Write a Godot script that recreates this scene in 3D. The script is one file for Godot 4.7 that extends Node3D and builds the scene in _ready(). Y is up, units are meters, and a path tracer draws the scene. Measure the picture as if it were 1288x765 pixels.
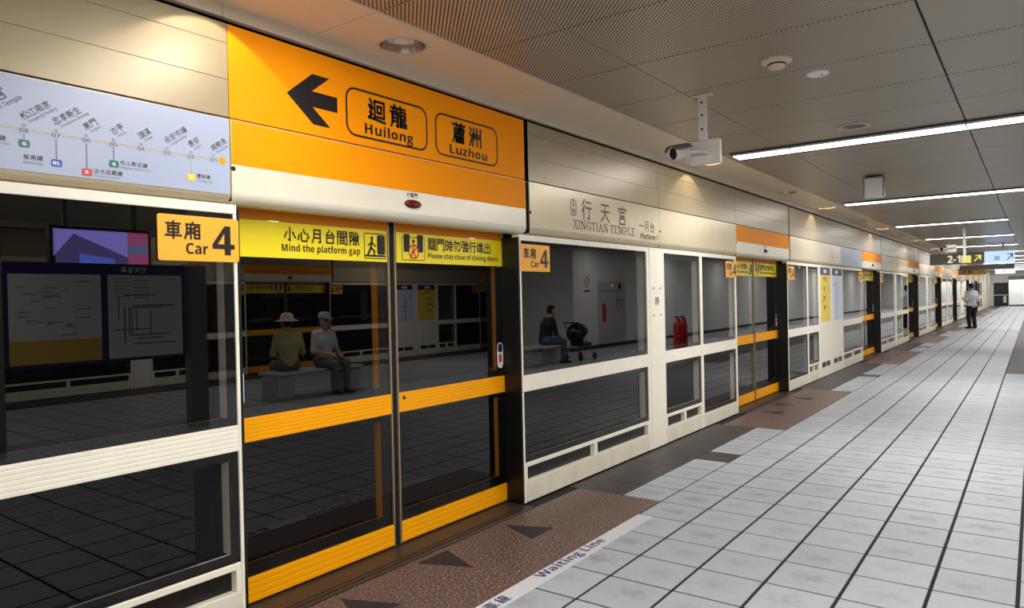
extends Node3D
# An underground platform with full-height platform screen doors. x: away from the near screen wall, y: up, -z: along the platform.
# The screen wall's face is x = 0; s = -z runs along it, away from the camera.

const OPP := 11.5          # face of the screen wall across the platform
const CEIL := 3.25
const ZNEAR := 5.0
const ZFAR := -80.0
var M := {}
var taken := {}
var rng := RandomNumberGenerator.new()
const ORD := ["first", "second", "third", "fourth", "fifth", "sixth", "seventh", "eighth", "ninth", "tenth", "eleventh", "twelfth", "thirteenth", "fourteenth", "fifteenth"]

# ---------------------------------------------------------------- mesh building
class MB:
	var v := PackedVector3Array()
	var uv := PackedVector2Array()
	var sg := PackedInt32Array()
	var has_uv := false
	func tri(a: Vector3, b: Vector3, c: Vector3, out: Vector3, g := -1) -> void:
		if (b - a).cross(c - a).dot(out) > 0.0:
			var t := b
			b = c
			c = t
		v.append(a); v.append(b); v.append(c)
		for i in 3:
			sg.append(g)
			uv.append(Vector2.ZERO)
	func quad(a: Vector3, b: Vector3, c: Vector3, d: Vector3, out: Vector3, g := -1) -> void:
		tri(a, b, c, out, g)
		tri(a, c, d, out, g)
	# a = top left, b = top right, c = bottom right, d = bottom left, as read from the front
	func print_quad(a: Vector3, b: Vector3, c: Vector3, d: Vector3) -> void:
		has_uv = true
		for p in [[a, 0, 0], [b, 1, 0], [c, 1, 1], [a, 0, 0], [c, 1, 1], [d, 0, 1]]:
			v.append(p[0]); uv.append(Vector2(p[1], p[2])); sg.append(-1)
	func box(lo: Vector3, hi: Vector3, c := 0.0) -> void:
		var m := (lo + hi) * 0.5
		if c <= 0.0:
			for ax in 3:
				for sgn in [0, 1]:
					var p := []
					for k in [[0, 0], [1, 0], [1, 1], [0, 1]]:
						var q := Vector3.ZERO
						q[ax] = hi[ax] if sgn else lo[ax]
						var b: int = (ax + 1) % 3
						var d: int = (ax + 2) % 3
						q[b] = hi[b] if k[0] else lo[b]
						q[d] = hi[d] if k[1] else lo[d]
						p.append(q)
					var o := Vector3.ZERO
					o[ax] = 1.0 if sgn else -1.0
					quad(p[0], p[1], p[2], p[3], o)
			return
		var h := (hi - lo) * 0.5
		c = minf(c, 0.45 * minf(h.x, minf(h.y, h.z)))
		for ax in 3:
			var b: int = (ax + 1) % 3
			var d: int = (ax + 2) % 3
			for sgn in [-1.0, 1.0]:
				var p := []
				for k in [[-1, -1], [1, -1], [1, 1], [-1, 1]]:
					var q := Vector3.ZERO
					q[ax] = sgn * h[ax]
					q[b] = k[0] * (h[b] - c)
					q[d] = k[1] * (h[d] - c)
					p.append(m + q)
				var o := Vector3.ZERO
				o[ax] = sgn
				quad(p[0], p[1], p[2], p[3], o)
			for s1 in [-1.0, 1.0]:
				for s2 in [-1.0, 1.0]:
					var e := []
					for k in [[h[b], h[d] - c, -1], [h[b], h[d] - c, 1], [h[b] - c, h[d], 1], [h[b] - c, h[d], -1]]:
						var q := Vector3.ZERO
						q[b] = s1 * k[0]
						q[d] = s2 * k[1]
						q[ax] = k[2] * (h[ax] - c)
						e.append(m + q)
					var o := Vector3.ZERO
					o[b] = s1
					o[d] = s2
					quad(e[0], e[1], e[2], e[3], o)
		for sx in [-1.0, 1.0]:
			for sy in [-1.0, 1.0]:
				for sz in [-1.0, 1.0]:
					tri(m + Vector3(sx * h.x, sy * (h.y - c), sz * (h.z - c)), m + Vector3(sx * (h.x - c), sy * h.y, sz * (h.z - c)), m + Vector3(sx * (h.x - c), sy * (h.y - c), sz * h.z), Vector3(sx, sy, sz))
	# box in wall coordinates: along the wall, height, depth
	func wb(s0: float, s1: float, y0: float, y1: float, d0: float, d1: float, c := 0.0) -> void:
		box(Vector3(d0, y0, -s1), Vector3(d1, y1, -s0), c)
	# closed profile of (d, y) points swept along the wall from s0 to s1
	func sweep(pts: Array, s0: float, s1: float, g := -1) -> void:
		var n := pts.size()
		var pk := PackedVector2Array(pts)
		var ccw := not Geometry2D.is_polygon_clockwise(pk)
		for i in n:
			var a: Vector2 = pts[i]
			var b: Vector2 = pts[(i + 1) % n]
			var o := Vector2(b.y - a.y, a.x - b.x) * (1.0 if ccw else -1.0)
			quad(Vector3(a.x, a.y, -s0), Vector3(b.x, b.y, -s0), Vector3(b.x, b.y, -s1), Vector3(a.x, a.y, -s1), Vector3(o.x, o.y, 0), g)
		var t := Geometry2D.triangulate_polygon(pk)
		for i in range(0, t.size(), 3):
			for e in [[s0, 1.0], [s1, -1.0]]:
				tri(Vector3(pts[t[i]].x, pts[t[i]].y, -e[0]), Vector3(pts[t[i + 1]].x, pts[t[i + 1]].y, -e[0]), Vector3(pts[t[i + 2]].x, pts[t[i + 2]].y, -e[0]), Vector3(0, 0, e[1]))
	# flat polygon (u, v) on a frame o, U, V, facing N
	func flat(pts: Array, o: Vector3, U: Vector3, V: Vector3) -> void:
		var N := U.cross(V)
		var t := Geometry2D.triangulate_polygon(PackedVector2Array(pts))
		for i in range(0, t.size(), 3):
			var p := []
			for k in 3:
				var q: Vector2 = pts[t[i + k]]
				p.append(o + U * q.x + V * q.y)
			tri(p[0], p[1], p[2], N)
	func slab(pts: Array, o: Vector3, U: Vector3, V: Vector3, th: float) -> void:
		var N := U.cross(V).normalized()
		flat(pts, o + N * th, U, V)
		var cc := Vector2.ZERO
		for q in pts:
			cc += q / pts.size()
		for i in pts.size():
			var a: Vector2 = pts[i]
			var b: Vector2 = pts[(i + 1) % pts.size()]
			var pa := o + U * a.x + V * a.y
			var pb := o + U * b.x + V * b.y
			var m := (a + b) * 0.5 - cc
			quad(pa, pb, pb + N * th, pa + N * th, U * m.x + V * m.y)
	# ring between an outer and an inner rectangle in wall coordinates, with depth
	func ring(s0: float, s1: float, y0: float, y1: float, b: Array, d0: float, d1: float) -> void:   # b: left, right, bottom, top
		wb(s0, s0 + b[0], y0, y1, d0, d1)
		wb(s1 - b[1], s1, y0, y1, d0, d1)
		wb(s0 + b[0], s1 - b[1], y0, y0 + b[2], d0, d1)
		wb(s0 + b[0], s1 - b[1], y1 - b[3], y1, d0, d1)
	func lathe(prof: Array, c: Vector3, ax: Vector3, seg := 24, g := 1) -> void:
		ax = ax.normalized()
		var u := ax.cross(Vector3(0.3, 0.2, 0.9)).normalized()
		var w := ax.cross(u)
		for i in prof.size() - 1:
			var p: Vector2 = prof[i]
			var q: Vector2 = prof[i + 1]
			for k in seg:
				var a0 := TAU * k / seg
				var a1 := TAU * (k + 1) / seg
				var r0 := u * cos(a0) + w * sin(a0)
				var r1 := u * cos(a1) + w * sin(a1)
				var nrm := (r0 + r1) * (q.y - p.y) - ax * 2.0 * (q.x - p.x)
				var A := c + r0 * p.x + ax * p.y
				var B := c + r1 * p.x + ax * p.y
				var C := c + r1 * q.x + ax * q.y
				var D := c + r0 * q.x + ax * q.y
				if p.x < 1e-5:
					tri(A, C, D, nrm, g)
				elif q.x < 1e-5:
					tri(A, B, C, nrm, g)
				else:
					quad(A, B, C, D, nrm, g)
	func tube(pts: Array, r: float, seg := 8, g := 1) -> void:
		var rings := []
		for i in pts.size():
			var a: Vector3 = pts[max(i - 1, 0)]
			var b: Vector3 = pts[min(i + 1, pts.size() - 1)]
			var t := (b - a).normalized()
			var u := t.cross(Vector3(0.31, 0.9, 0.27)).normalized()
			var w := t.cross(u)
			var rr := []
			for k in seg:
				rr.append(u * cos(TAU * k / seg) + w * sin(TAU * k / seg))
			rings.append(rr)
		for i in pts.size() - 1:
			for k in seg:
				var l: int = (k + 1) % seg
				quad(pts[i] + rings[i][k] * r, pts[i] + rings[i][l] * r, pts[i + 1] + rings[i + 1][l] * r, pts[i + 1] + rings[i + 1][k] * r, rings[i][k] + rings[i][l], g)
		for e in [0, pts.size() - 1]:
			var out: Vector3 = (pts[0] - pts[1]) if e == 0 else (pts[-1] - pts[-2])
			for k in seg:
				tri(pts[e], pts[e] + rings[e][k] * r, pts[e] + rings[e][(k + 1) % seg] * r, out)
	func stroke(pts: Array, w: float, o: Vector3, U: Vector3, V: Vector3) -> void:
		for i in pts.size() - 1:
			var a: Vector2 = pts[i]
			var b: Vector2 = pts[i + 1]
			var t := (b - a).normalized()
			a -= t * w * 0.5
			b += t * w * 0.5
			var n := Vector2(-t.y, t.x) * w * 0.5
			var N := U.cross(V)
			quad(o + U * (a + n).x + V * (a + n).y, o + U * (b + n).x + V * (b + n).y, o + U * (b - n).x + V * (b - n).y, o + U * (a - n).x + V * (a - n).y, N)
	func plan_uv() -> void:
		has_uv = true
		for i in v.size():
			uv[i] = Vector2(v[i].x / 0.4 + 0.5, v[i].z / 0.4 + 0.5)
	func mesh() -> ArrayMesh:
		var st := SurfaceTool.new()
		st.begin(Mesh.PRIMITIVE_TRIANGLES)
		for i in v.size():
			st.set_smooth_group(sg[i])
			if has_uv:
				st.set_uv(uv[i])
			st.add_vertex(v[i])
		st.generate_normals()
		return st.commit()

# ---------------------------------------------------------------- nodes
func numbered(called: String) -> String:
	if not taken.has(called):
		taken[called] = 0
		return called
	taken[called] += 1
	return "%s_%03d" % [called, taken[called]]

func tag(o: Node, label: String, category: String, group := "", kind := "") -> Node:
	if label: o.set_meta("label", label)
	if category: o.set_meta("category", category)
	if group: o.set_meta("group", group)
	if kind: o.set_meta("kind", kind)
	return o

func thing(called: String, label: String, category: String, at := Vector3.ZERO, turn := 0.0, group := "") -> Node3D:
	var o := Node3D.new()
	o.name = numbered(called)
	add_child(o)
	o.position = at
	o.rotation.y = turn
	tag(o, label, category, group)
	return o

func setting(called: String) -> Node3D:
	var o := Node3D.new()
	o.name = numbered(called)
	add_child(o)
	o.set_meta("kind", "structure")
	return o

func part(parent: Node, called: String, m, mat: Material, label := "") -> MeshInstance3D:
	var o := MeshInstance3D.new()
	o.name = called
	o.mesh = m.mesh() if m is MB else m
	o.material_override = mat
	parent.add_child(o, true)
	if label: o.set_meta("label", label)
	return o

func copy(t: Node3D, at: Vector3, turn: float, label: String, group := "") -> Node3D:
	var c: Node3D = t.duplicate()
	c.name = numbered(str(t.get_meta("base")))
	add_child(c)
	c.position = at
	c.rotation.y = turn
	c.set_meta("label", label)
	if group: c.set_meta("group", group)
	return c

# ---------------------------------------------------------------- lettering
const G := {
	"小": "50 5 50 92 38 84/25 35 8 70/72 35 93 70",
	"心": "12 50 5 80/30 35 30 80 40 90 75 90 80 70/48 15 60 38/78 38 93 65",
	"月": "25 8 25 55 10 95/25 8 78 8 78 92 65 92/25 35 78 35/25 62 78 62",
	"台": "45 5 20 40 82 36/65 18 90 48/22 55 80 55 80 92 22 92 22 55",
	"門": "8 5 8 97/8 5 42 5 42 38 8 38/8 21 42 21/92 5 92 97 80 95/58 5 92 5/58 5 58 38 92 38/58 21 92 21",
	"間": "8 5 8 97/8 5 42 5 42 40 8 40/8 22 42 22/92 5 92 97 80 95/58 5 92 5/58 5 58 40 92 40/58 22 92 22/32 52 68 52 68 90 32 90 32 52/32 70 68 70",
	"關": "8 5 8 97/8 5 42 5 42 38 8 38/8 21 42 21/92 5 92 97 80 95/58 5 92 5/58 5 58 38 92 38/58 21 92 21/32 44 24 54 38 54 28 66 38 66/70 44 62 54 76 54 66 66 76 66/43 72 43 94/58 72 58 94/25 72 25 84 43 84/76 72 76 84 58 84",
	"隙": "10 5 10 97/10 5 35 5 22 35 35 55 25 68 12 65/65 3 65 30/50 12 42 30/80 12 92 30/45 36 88 36 88 62 45 62 45 36/45 49 88 49/66 62 66 95 56 92/50 70 40 90/80 70 93 90",
	"時": "8 15 38 15 38 85 8 85 8 15/8 50 38 50/48 22 95 22/72 5 72 40/45 40 98 40/45 60 98 60/82 42 82 95 70 92/55 68 64 80",
	"勿": "28 5 8 40/20 22 90 22 85 80 75 95 65 88/45 25 12 75/68 25 28 95",
	"強": "8 10 38 10 38 35 10 35 10 60 38 60 34 92 22 88/65 5 50 30 88 26/78 14 94 34/48 42 92 42 92 68 48 68 48 42/70 30 70 90/44 92 90 86/82 74 95 95",
	"行": "30 5 8 32/34 30 8 60/22 48 22 97/48 15 92 15/44 42 97 42/74 42 74 94 62 92",
	"進": "15 8 25 20/8 35 24 35 12 58 24 62 8 80/8 80 30 84 95 93/48 8 36 35/42 25 42 75/68 8 75 18/42 22 92 22/42 38 88 38/42 55 88 55/42 73 94 73/66 22 66 73",
	"出": "50 5 50 92/18 15 18 45 82 45 82 15/8 58 8 92 92 92 92 58",
	"天": "12 12 88 12/8 45 92 45/50 12 50 45 35 75 8 95/50 45 65 75 93 95",
	"宮": "50 3 50 14/10 30 10 16 90 16 90 30/30 32 70 32 70 54 30 54 30 32/50 54 42 64/22 66 78 66 78 95 22 95 22 66",
	"一": "5 50 95 50",
	"迴": "12 8 22 20/6 32 20 32/10 40 24 42 12 62 22 68 6 84/6 84 30 86 96 94/38 10 92 10 92 76 38 76 38 10/54 30 76 30 76 57 54 57 54 30",
	"龍": "27 3 29 10/6 15 50 15/18 19 21 28/40 19 36 28/4 33 52 33/12 43 12 80 5 95/12 43 46 43 46 94 38 92/12 58 46 58/12 73 46 73/61 4 61 28 93 28/61 14 90 14/61 42 92 42 92 57 61 57/61 42 61 92 97 92 97 80/66 68 88 68/66 80 88 80",
	"蘆": "5 12 95 12/32 3 32 22/68 3 68 22/50 20 50 32/50 26 82 26/18 33 18 70 6 95/18 33 90 33 87 42/32 44 80 44/52 36 52 50/28 55 84 55 84 70 28 70 28 55/46 55 46 70/66 55 66 70/28 78 84 78 84 95 28 95 28 78/28 87 84 87/56 78 56 95",
	"洲": "8 10 18 22/4 36 15 46/4 92 20 62/36 8 36 55 26 95/61 8 61 92/90 8 90 96/28 36 24 54/47 36 50 54/73 36 77 54",
	"車": "10 14 90 14/50 3 50 97/20 29 80 29 80 66 20 66 20 29/20 47 80 47/5 82 95 82",
	"廂": "52 2 52 12/12 14 95 14/16 14 16 60 4 95/22 38 56 38/40 22 40 96/40 44 24 72/40 46 56 66/64 28 92 28 92 94 64 94 64 28/64 50 92 50/64 72 92 72",
	"候": "22 5 5 42/16 28 16 97/32 25 32 75/44 12 84 12 84 28/38 28 94 28/52 30 42 48/48 42 92 42/38 60 96 60/66 42 66 60 40 95/66 60 94 95",
	"線": "28 3 8 28 26 30 6 54 36 52/20 54 20 95/8 66 4 88/32 66 38 82/62 3 52 14/46 14 90 14 90 44 46 44 46 14/46 29 90 29/68 44 68 96 58 92/42 58 60 58 40 88/92 52 76 66/70 60 94 92",
	"松": "5 30 45 30/25 5 25 97/25 32 5 65/28 38 44 55/62 8 48 42/74 8 94 42/68 48 52 90 88 86/80 68 94 94",
	"江": "10 8 22 20/4 36 18 46/6 94 24 60/38 18 90 18/64 18 64 90/32 90 96 90",
	"南": "10 14 90 14/50 3 50 30/12 95 12 30 88 30 88 95 76 93/36 38 42 50/64 38 58 50/28 54 72 54/24 70 76 70/50 54 50 92",
	"京": "50 3 50 14/8 16 92 16/26 28 74 28 74 52 26 52 26 28/50 52 50 95 40 92/28 64 12 88/72 64 90 88",
	"忠": "20 12 80 12 80 38 20 38 20 12/50 3 50 52/12 66 6 88/30 60 30 88 40 94 70 94 74 80/50 58 60 72/80 62 94 84",
	"孝": "20 14 74 14/46 3 46 32/6 32 94 32/84 8 20 60/30 52 74 52 52 66/52 66 52 95 40 92/10 74 92 74",
	"新": "26 3 30 12/6 14 50 14/16 18 20 30/40 18 36 30/4 34 52 34/6 52 50 52/28 34 28 96/28 54 8 80/28 54 48 76/88 6 60 16 60 50 52 95/60 40 96 40/80 40 80 97",
	"生": "26 6 10 40/18 28 88 28/50 5 50 92/18 58 84 58/6 92 95 92",
	"東": "10 16 90 16/50 3 50 97/22 30 78 30 78 58 22 58 22 30/22 44 78 44/48 58 8 92/52 58 93 92",
	"古": "6 28 94 28/50 4 50 52/22 52 78 52 78 94 22 94 22 52",
	"亭": "50 3 50 12/8 14 92 14/28 24 72 24 72 40 28 40 28 24/10 62 10 50 90 50 90 62/26 64 74 64/50 64 50 95 38 92",
	"頂": "4 14 44 14/26 14 26 90 12 86/50 10 96 10/70 10 66 26/56 26 90 26 90 76 56 76 56 26/56 42 90 42/56 58 90 58/64 78 52 95/82 78 95 95",
	"溪": "8 8 18 18/4 32 15 42/4 92 20 58/84 4 40 12/44 16 48 28/62 14 64 26/86 14 78 28/64 30 50 42 80 40/64 44 44 58 88 56/34 70 96 70/64 58 62 72 36 96/66 72 92 96",
	"永": "44 4 56 14/30 24 52 24 52 94 40 90/6 46 32 46 8 86/90 28 56 50/54 46 94 90",
	"安": "50 3 50 14/10 30 10 16 90 16 90 30/6 48 94 48/44 26 24 66 80 95/74 48 60 76 12 96",
	"市": "50 3 50 16/6 18 94 18/20 36 20 80/20 36 80 36 80 78 70 78/50 18 50 97",
	"場": "4 34 36 34/20 8 20 80/4 84 36 74/48 8 86 8 86 40 48 40 48 8/48 24 86 24/40 50 96 50/56 50 38 74/48 62 92 62 86 94 76 92/66 62 46 92/80 64 62 94",
	"景": "26 4 74 4 74 28 26 28 26 4/26 16 74 16/50 30 50 38/6 40 94 40/26 50 74 50 74 66 26 66 26 50/50 66 50 96 40 92/28 74 14 90/72 74 88 90",
	"勢": "6 14 46 14/26 3 26 28/4 28 50 28/6 44 46 44/26 34 26 54/4 56 48 52/54 18 84 18 84 48 96 50/68 4 66 30 52 54/56 30 66 40/14 66 82 66 78 94 66 92/48 58 44 76 14 96",
	"角": "36 3 14 28/30 12 68 12 58 26/22 26 22 60 8 95/22 26 82 26 82 92 70 90/22 46 82 46/22 66 82 66/52 26 52 92",
	"山": "50 5 50 85/12 35 12 88 88 88 88 35",
	"店": "50 2 50 12/12 14 94 14/16 14 16 60 4 95/55 22 55 52/55 36 88 36/32 54 82 54 82 92 32 92 32 54",
	"水": "50 5 50 95 38 90/8 30 40 30 10 80/85 22 58 42/55 40 94 84",
	"淡": "8 8 18 18/4 36 15 44/4 92 20 60/62 8 60 26 40 46/44 14 50 26/84 12 76 26/62 30 90 46/62 52 60 72 36 96/44 58 50 70/86 56 76 70/62 74 94 96",
	"信": "24 4 4 44/16 30 16 97/60 3 66 12/36 18 96 18/46 34 86 34/46 48 86 48/44 62 88 62 88 94 44 94 44 62",
	"義": "30 3 38 12/70 3 62 12/12 14 88 14/18 26 82 26/6 38 94 38/50 14 50 38/40 44 10 52/6 62 94 62/26 48 26 94 14 90/6 84 44 74/56 42 66 76 92 94 94 82/86 66 62 90",
	"板": "4 30 42 30/24 5 24 97/24 32 4 66/28 40 42 54/92 8 52 14/52 14 50 60 40 94/54 38 88 38 76 66 48 95/58 46 94 95",
	"環": "6 14 34 14/6 44 34 44/6 80 36 72/20 14 20 76/44 8 92 8 92 24 44 24 44 8/60 8 60 24/76 8 76 24/38 32 96 32/50 42 86 42 86 56 50 56 50 42/66 56 40 82/54 70 54 96 68 88/64 62 94 95",
	"狀": "10 10 10 40 30 40/34 5 34 96/10 56 32 56/8 96 16 70 16 56/44 38 96 38/70 8 68 50 42 95/70 42 96 95/82 12 92 24",
}
# writes characters from o along U, V up; size = height of a character, pitch = step, w = stroke width as a share of size
func cjk(mb: MB, text: String, o: Vector3, U: Vector3, V: Vector3, size: float, pitch := 1.05, w := 0.085) -> void:
	var x := 0.0
	for ch in text:
		if G.has(ch):
			for st in G[ch].split("/"):
				var n: PackedStringArray = st.split(" ")
				var pts := []
				for i in range(0, n.size() - 1, 2):
					pts.append(Vector2(x + n[i].to_float() * 0.01 * size, (1.0 - n[i + 1].to_float() * 0.01) * size))
				mb.stroke(pts, w * size, o, U, V)
		x += size * pitch

var fonts := {}
func latin(parent: Node, text: String, at: Vector3, basis: Basis, width: float, height: float, mat: Material, bold := true, serif := false) -> MeshInstance3D:
	var key := "%s%s" % [bold, serif]
	if not fonts.has(key):
		var f := SystemFont.new()
		f.font_names = PackedStringArray(["Droid Serif" if serif else "Droid Sans"])
		f.font_weight = 700 if bold else 400
		fonts[key] = f
	var t := TextMesh.new()
	t.font = fonts[key]
	t.text = text
	t.font_size = 48
	t.pixel_size = 0.01
	t.depth = 0.0
	t.curve_step = 1.5
	t.horizontal_alignment = HORIZONTAL_ALIGNMENT_LEFT
	t.vertical_alignment = VERTICAL_ALIGNMENT_BOTTOM
	var bb := t.get_aabb()
	var sx := width / maxf(bb.size.x, 1e-4)
	var sy := height / maxf(bb.size.y, 1e-4)
	var o := MeshInstance3D.new()
	o.name = "lettering"
	o.mesh = t
	o.material_override = mat
	var bs := Basis(basis.x * sx, basis.y * sy, basis.z)
	o.transform = Transform3D(bs, at - bs * Vector3(bb.position.x, bb.position.y, 0))
	parent.add_child(o, true)
	return o

const WU := Vector3(0, 0, -1)       # reading direction on the screen wall
const WV := Vector3(0, 1, 0)
var WB := Basis(Vector3(0, 0, -1), Vector3(0, 1, 0), Vector3(1, 0, 0))

func rrect(s0: float, s1: float, y0: float, y1: float, r: float, n := 6) -> Array:
	var p := []
	for c in [[s1 - r, y1 - r, 0.0], [s0 + r, y1 - r, 90.0], [s0 + r, y0 + r, 180.0], [s1 - r, y0 + r, 270.0]]:
		for k in n + 1:
			var a := deg_to_rad(c[2] + 90.0 * k / n)
			p.append(Vector2(c[0] + cos(a) * r, c[1] + sin(a) * r))
	return p

func rframe(mb: MB, s0: float, s1: float, y0: float, y1: float, r: float, w: float, o: Vector3, U := WU, V := WV) -> void:
	var a := rrect(s0, s1, y0, y1, r)
	var b := rrect(s0 + w, s1 - w, y0 + w, y1 - w, maxf(r - w, 0.001))
	for i in a.size():
		var j := (i + 1) % a.size()
		mb.quad(o + U * a[i].x + V * a[i].y, o + U * a[j].x + V * a[j].y, o + U * b[j].x + V * b[j].y, o + U * b[i].x + V * b[i].y, U.cross(V))

# ---------------------------------------------------------------- materials
func mat(c: Color, rough := 0.5, metal := 0.0, spec := 0.5) -> StandardMaterial3D:
	var m := StandardMaterial3D.new()
	m.albedo_color = c
	m.roughness = rough
	m.metallic = metal
	m.metallic_specular = spec
	return m

func noise_tex(freq: float, size: int, ramp: Array, octaves := 4, sd := 1, kind := FastNoiseLite.TYPE_SIMPLEX_SMOOTH) -> NoiseTexture2D:
	var f := FastNoiseLite.new()
	f.noise_type = kind
	f.frequency = freq
	f.fractal_octaves = octaves
	f.seed = sd
	var t := NoiseTexture2D.new()
	t.width = size
	t.height = size
	t.seamless = true
	t.noise = f
	var g := Gradient.new()
	g.offsets = PackedFloat32Array(ramp.map(func(r): return r[0]))
	g.colors = PackedColorArray(ramp.map(func(r): return r[1]))
	t.color_ramp = g
	return t

func tri_mat(t: Texture2D, scale: float, rough: float, c := Color.WHITE, spec := 0.5) -> StandardMaterial3D:
	var m := mat(c, rough, 0.0, spec)
	m.albedo_texture = t
	m.uv1_triplanar = true
	m.uv1_world_triplanar = true
	m.uv1_scale = Vector3.ONE * scale
	return m

func lamp_mat(c: Color, e: float) -> StandardMaterial3D:
	var m := mat(Color(0.9, 0.9, 0.9), 0.6)
	m.emission_enabled = true
	m.emission = c
	m.emission_energy_multiplier = e
	return m

func gray(v: float) -> Color:
	return Color(v, v, v)

# a glazed tile: fine grain, and scuffed dirt of its own ragged outline somewhere near the middle
func tile_image(k: int) -> ImageTexture:
	var im := Image.create(96, 96, false, Image.FORMAT_RGB8)
	var f := FastNoiseLite.new()
	f.seed = 100 + k
	f.frequency = 0.05
	f.fractal_octaves = 5
	var g := FastNoiseLite.new()
	g.seed = 300 + k
	g.frequency = 0.35
	var c := Vector2(40 + 7 * (k % 3), 44 + 5 * (k % 4))
	for y in 96:
		for x in 96:
			var p := Vector2(x, y)
			var d := ((p - c) * Vector2(1.0 / 40.0, 1.0 / 28.0)).length()
			var scuff: float = smoothstep(0.0, 1.1, f.get_noise_2d(x, y) * 0.7 + 0.95 - d) * [0.5, 0.85, 0.3, 0.65, 1.0, 0.4][k]
			var v := 0.705 + 0.025 * g.get_noise_2d(x, y) + 0.02 * f.get_noise_2d(x * 0.6 + 50, y * 0.6)
			v -= 0.13 * scuff
			im.set_pixel(x, y, Color(v * 0.962, v * 0.985, v * 1.03))
	return ImageTexture.create_from_image(im)

func make_materials() -> void:
	# cream coated metal: faint grain
	var cream := noise_tex(0.02, 256, [[0.0, Color(0.895, 0.865, 0.775)], [0.5, Color(0.91, 0.88, 0.795)], [1.0, Color(0.92, 0.895, 0.815)]], 5, 3)
	M.fascia = tri_mat(cream, 0.7, 0.27)
	M.fascia.metallic = 0.15
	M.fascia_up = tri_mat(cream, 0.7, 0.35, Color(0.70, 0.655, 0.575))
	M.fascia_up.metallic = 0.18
	M.fascia_run = tri_mat(cream, 0.7, 0.28, Color(0.88, 0.84, 0.76))
	M.fascia_run.metallic = 0.2
	var frame_tex := noise_tex(0.02, 256, [[0.0, Color(0.955, 0.93, 0.85)], [0.5, Color(0.97, 0.945, 0.87)], [1.0, Color(0.98, 0.955, 0.885)]], 5, 4)
	M.cream = tri_mat(frame_tex, 1.3, 0.42)
	var scuff := noise_tex(0.012, 256, [[0.0, Color(0.84, 0.805, 0.72)], [0.2, Color(0.89, 0.86, 0.78)], [0.5, Color(0.91, 0.885, 0.80)], [1.0, Color(0.92, 0.90, 0.83)]], 5, 8)
	M.plinth = tri_mat(scuff, 0.9, 0.5)
	M.orange = mat(Color(1.0, 0.60, 0.01), 0.55, 0.0, 0.25)
	M.band = mat(Color(1.0, 0.665, 0.0), 0.5, 0.0, 0.3)
	M.orange_dull = mat(Color(0.86, 0.50, 0.05), 0.45, 0.0, 0.35)
	M.ring_yellow = mat(Color(0.80, 0.52, 0.12), 0.5)
	M.yellow = mat(Color(0.98, 0.88, 0.08), 0.4)
	M.car = mat(Color(1.0, 0.70, 0.20), 0.4)
	M.ink = mat(Color(0.07, 0.04, 0.03), 0.5)
	M.ink_soft = mat(Color(0.21, 0.195, 0.19), 0.5)
	M.grey_print = mat(Color(0.45, 0.45, 0.46), 0.5)
	M.blue_ink = mat(Color(0.10, 0.12, 0.35), 0.6)
	M.black = mat(Color(0.035, 0.033, 0.032), 0.35)
	M.rubber = mat(Color(0.05, 0.045, 0.04), 0.7)
	M.trim = mat(Color(0.66, 0.58, 0.46), 0.35, 0.6)
	M.sheet = mat(Color(0.66, 0.70, 0.80), 0.35)
	M.white_print = mat(Color(0.92, 0.92, 0.92), 0.45)
	M.map_line = mat(Color(0.72, 0.68, 0.60), 0.4)
	M.map_ink = mat(Color(0.36, 0.36, 0.37), 0.5)
	M.green = mat(Color(0.10, 0.46, 0.38), 0.4)
	M.blue = mat(Color(0.18, 0.34, 0.72), 0.4)
	M.red = mat(Color(0.80, 0.22, 0.20), 0.4)
	M.navy = mat(Color(0.10, 0.11, 0.34), 0.4)
	M.poster_yellow = mat(Color(0.96, 0.82, 0.22), 0.4)
	M.poster_lilac = mat(Color(0.84, 0.86, 0.95), 0.4)
	M.dark_red = mat(Color(0.40, 0.03, 0.06), 0.15)
	# one sheet of clear glass, two faces
	var g := StandardMaterial3D.new()
	g.transparency = BaseMaterial3D.TRANSPARENCY_ALPHA
	g.albedo_color = Color(0.02, 0.022, 0.025, 0.16)
	g.roughness = 0.0
	g.metallic_specular = 0.5
	M.glass = g
	var g2: StandardMaterial3D = g.duplicate()
	g2.metallic_specular = 0.27
	M.glass_low = g2
	M.glass_dark = mat(Color(0.012, 0.013, 0.015), 0.0, 0.0, 0.70)
	M.glass_dark_low = mat(Color(0.012, 0.013, 0.015), 0.0, 0.0, 0.46)
	M.tunnel = mat(Color(0.09, 0.09, 0.09), 0.95)
	# floor
	M.tiles = []
	for i in 6:
		var tm := mat(gray([1.0, 0.975, 0.99, 0.955, 0.985, 0.965][i]), 0.42)
		tm.albedo_texture = tile_image(i)
		M.tiles.append(tm)
	var t1 := noise_tex(0.05, 256, [[0.0, Color(0.63, 0.645, 0.67)], [0.5, Color(0.665, 0.68, 0.705)], [1.0, Color(0.69, 0.705, 0.73)]], 4, 21)
	M.tile_far = tri_mat(t1, 1.0, 0.42)
	M.smudge = mat(Color(0.56, 0.56, 0.57), 0.5)
	M.joint = mat(Color(0.07, 0.068, 0.066), 0.9)
	var dk := noise_tex(0.03, 256, [[0.0, Color(0.19, 0.172, 0.17)], [0.5, Color(0.23, 0.207, 0.206)], [1.0, Color(0.27, 0.245, 0.243)]], 4, 5)
	M.dark_tile = tri_mat(dk, 1.0, 0.5)
	var gr := noise_tex(0.09, 512, [[0.0, Color(0.17, 0.11, 0.095)], [0.36, Color(0.33, 0.245, 0.215)], [0.5, Color(0.44, 0.345, 0.31)], [0.66, Color(0.54, 0.44, 0.40)], [1.0, Color(0.70, 0.61, 0.57)]], 3, 11, FastNoiseLite.TYPE_CELLULAR)
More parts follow.
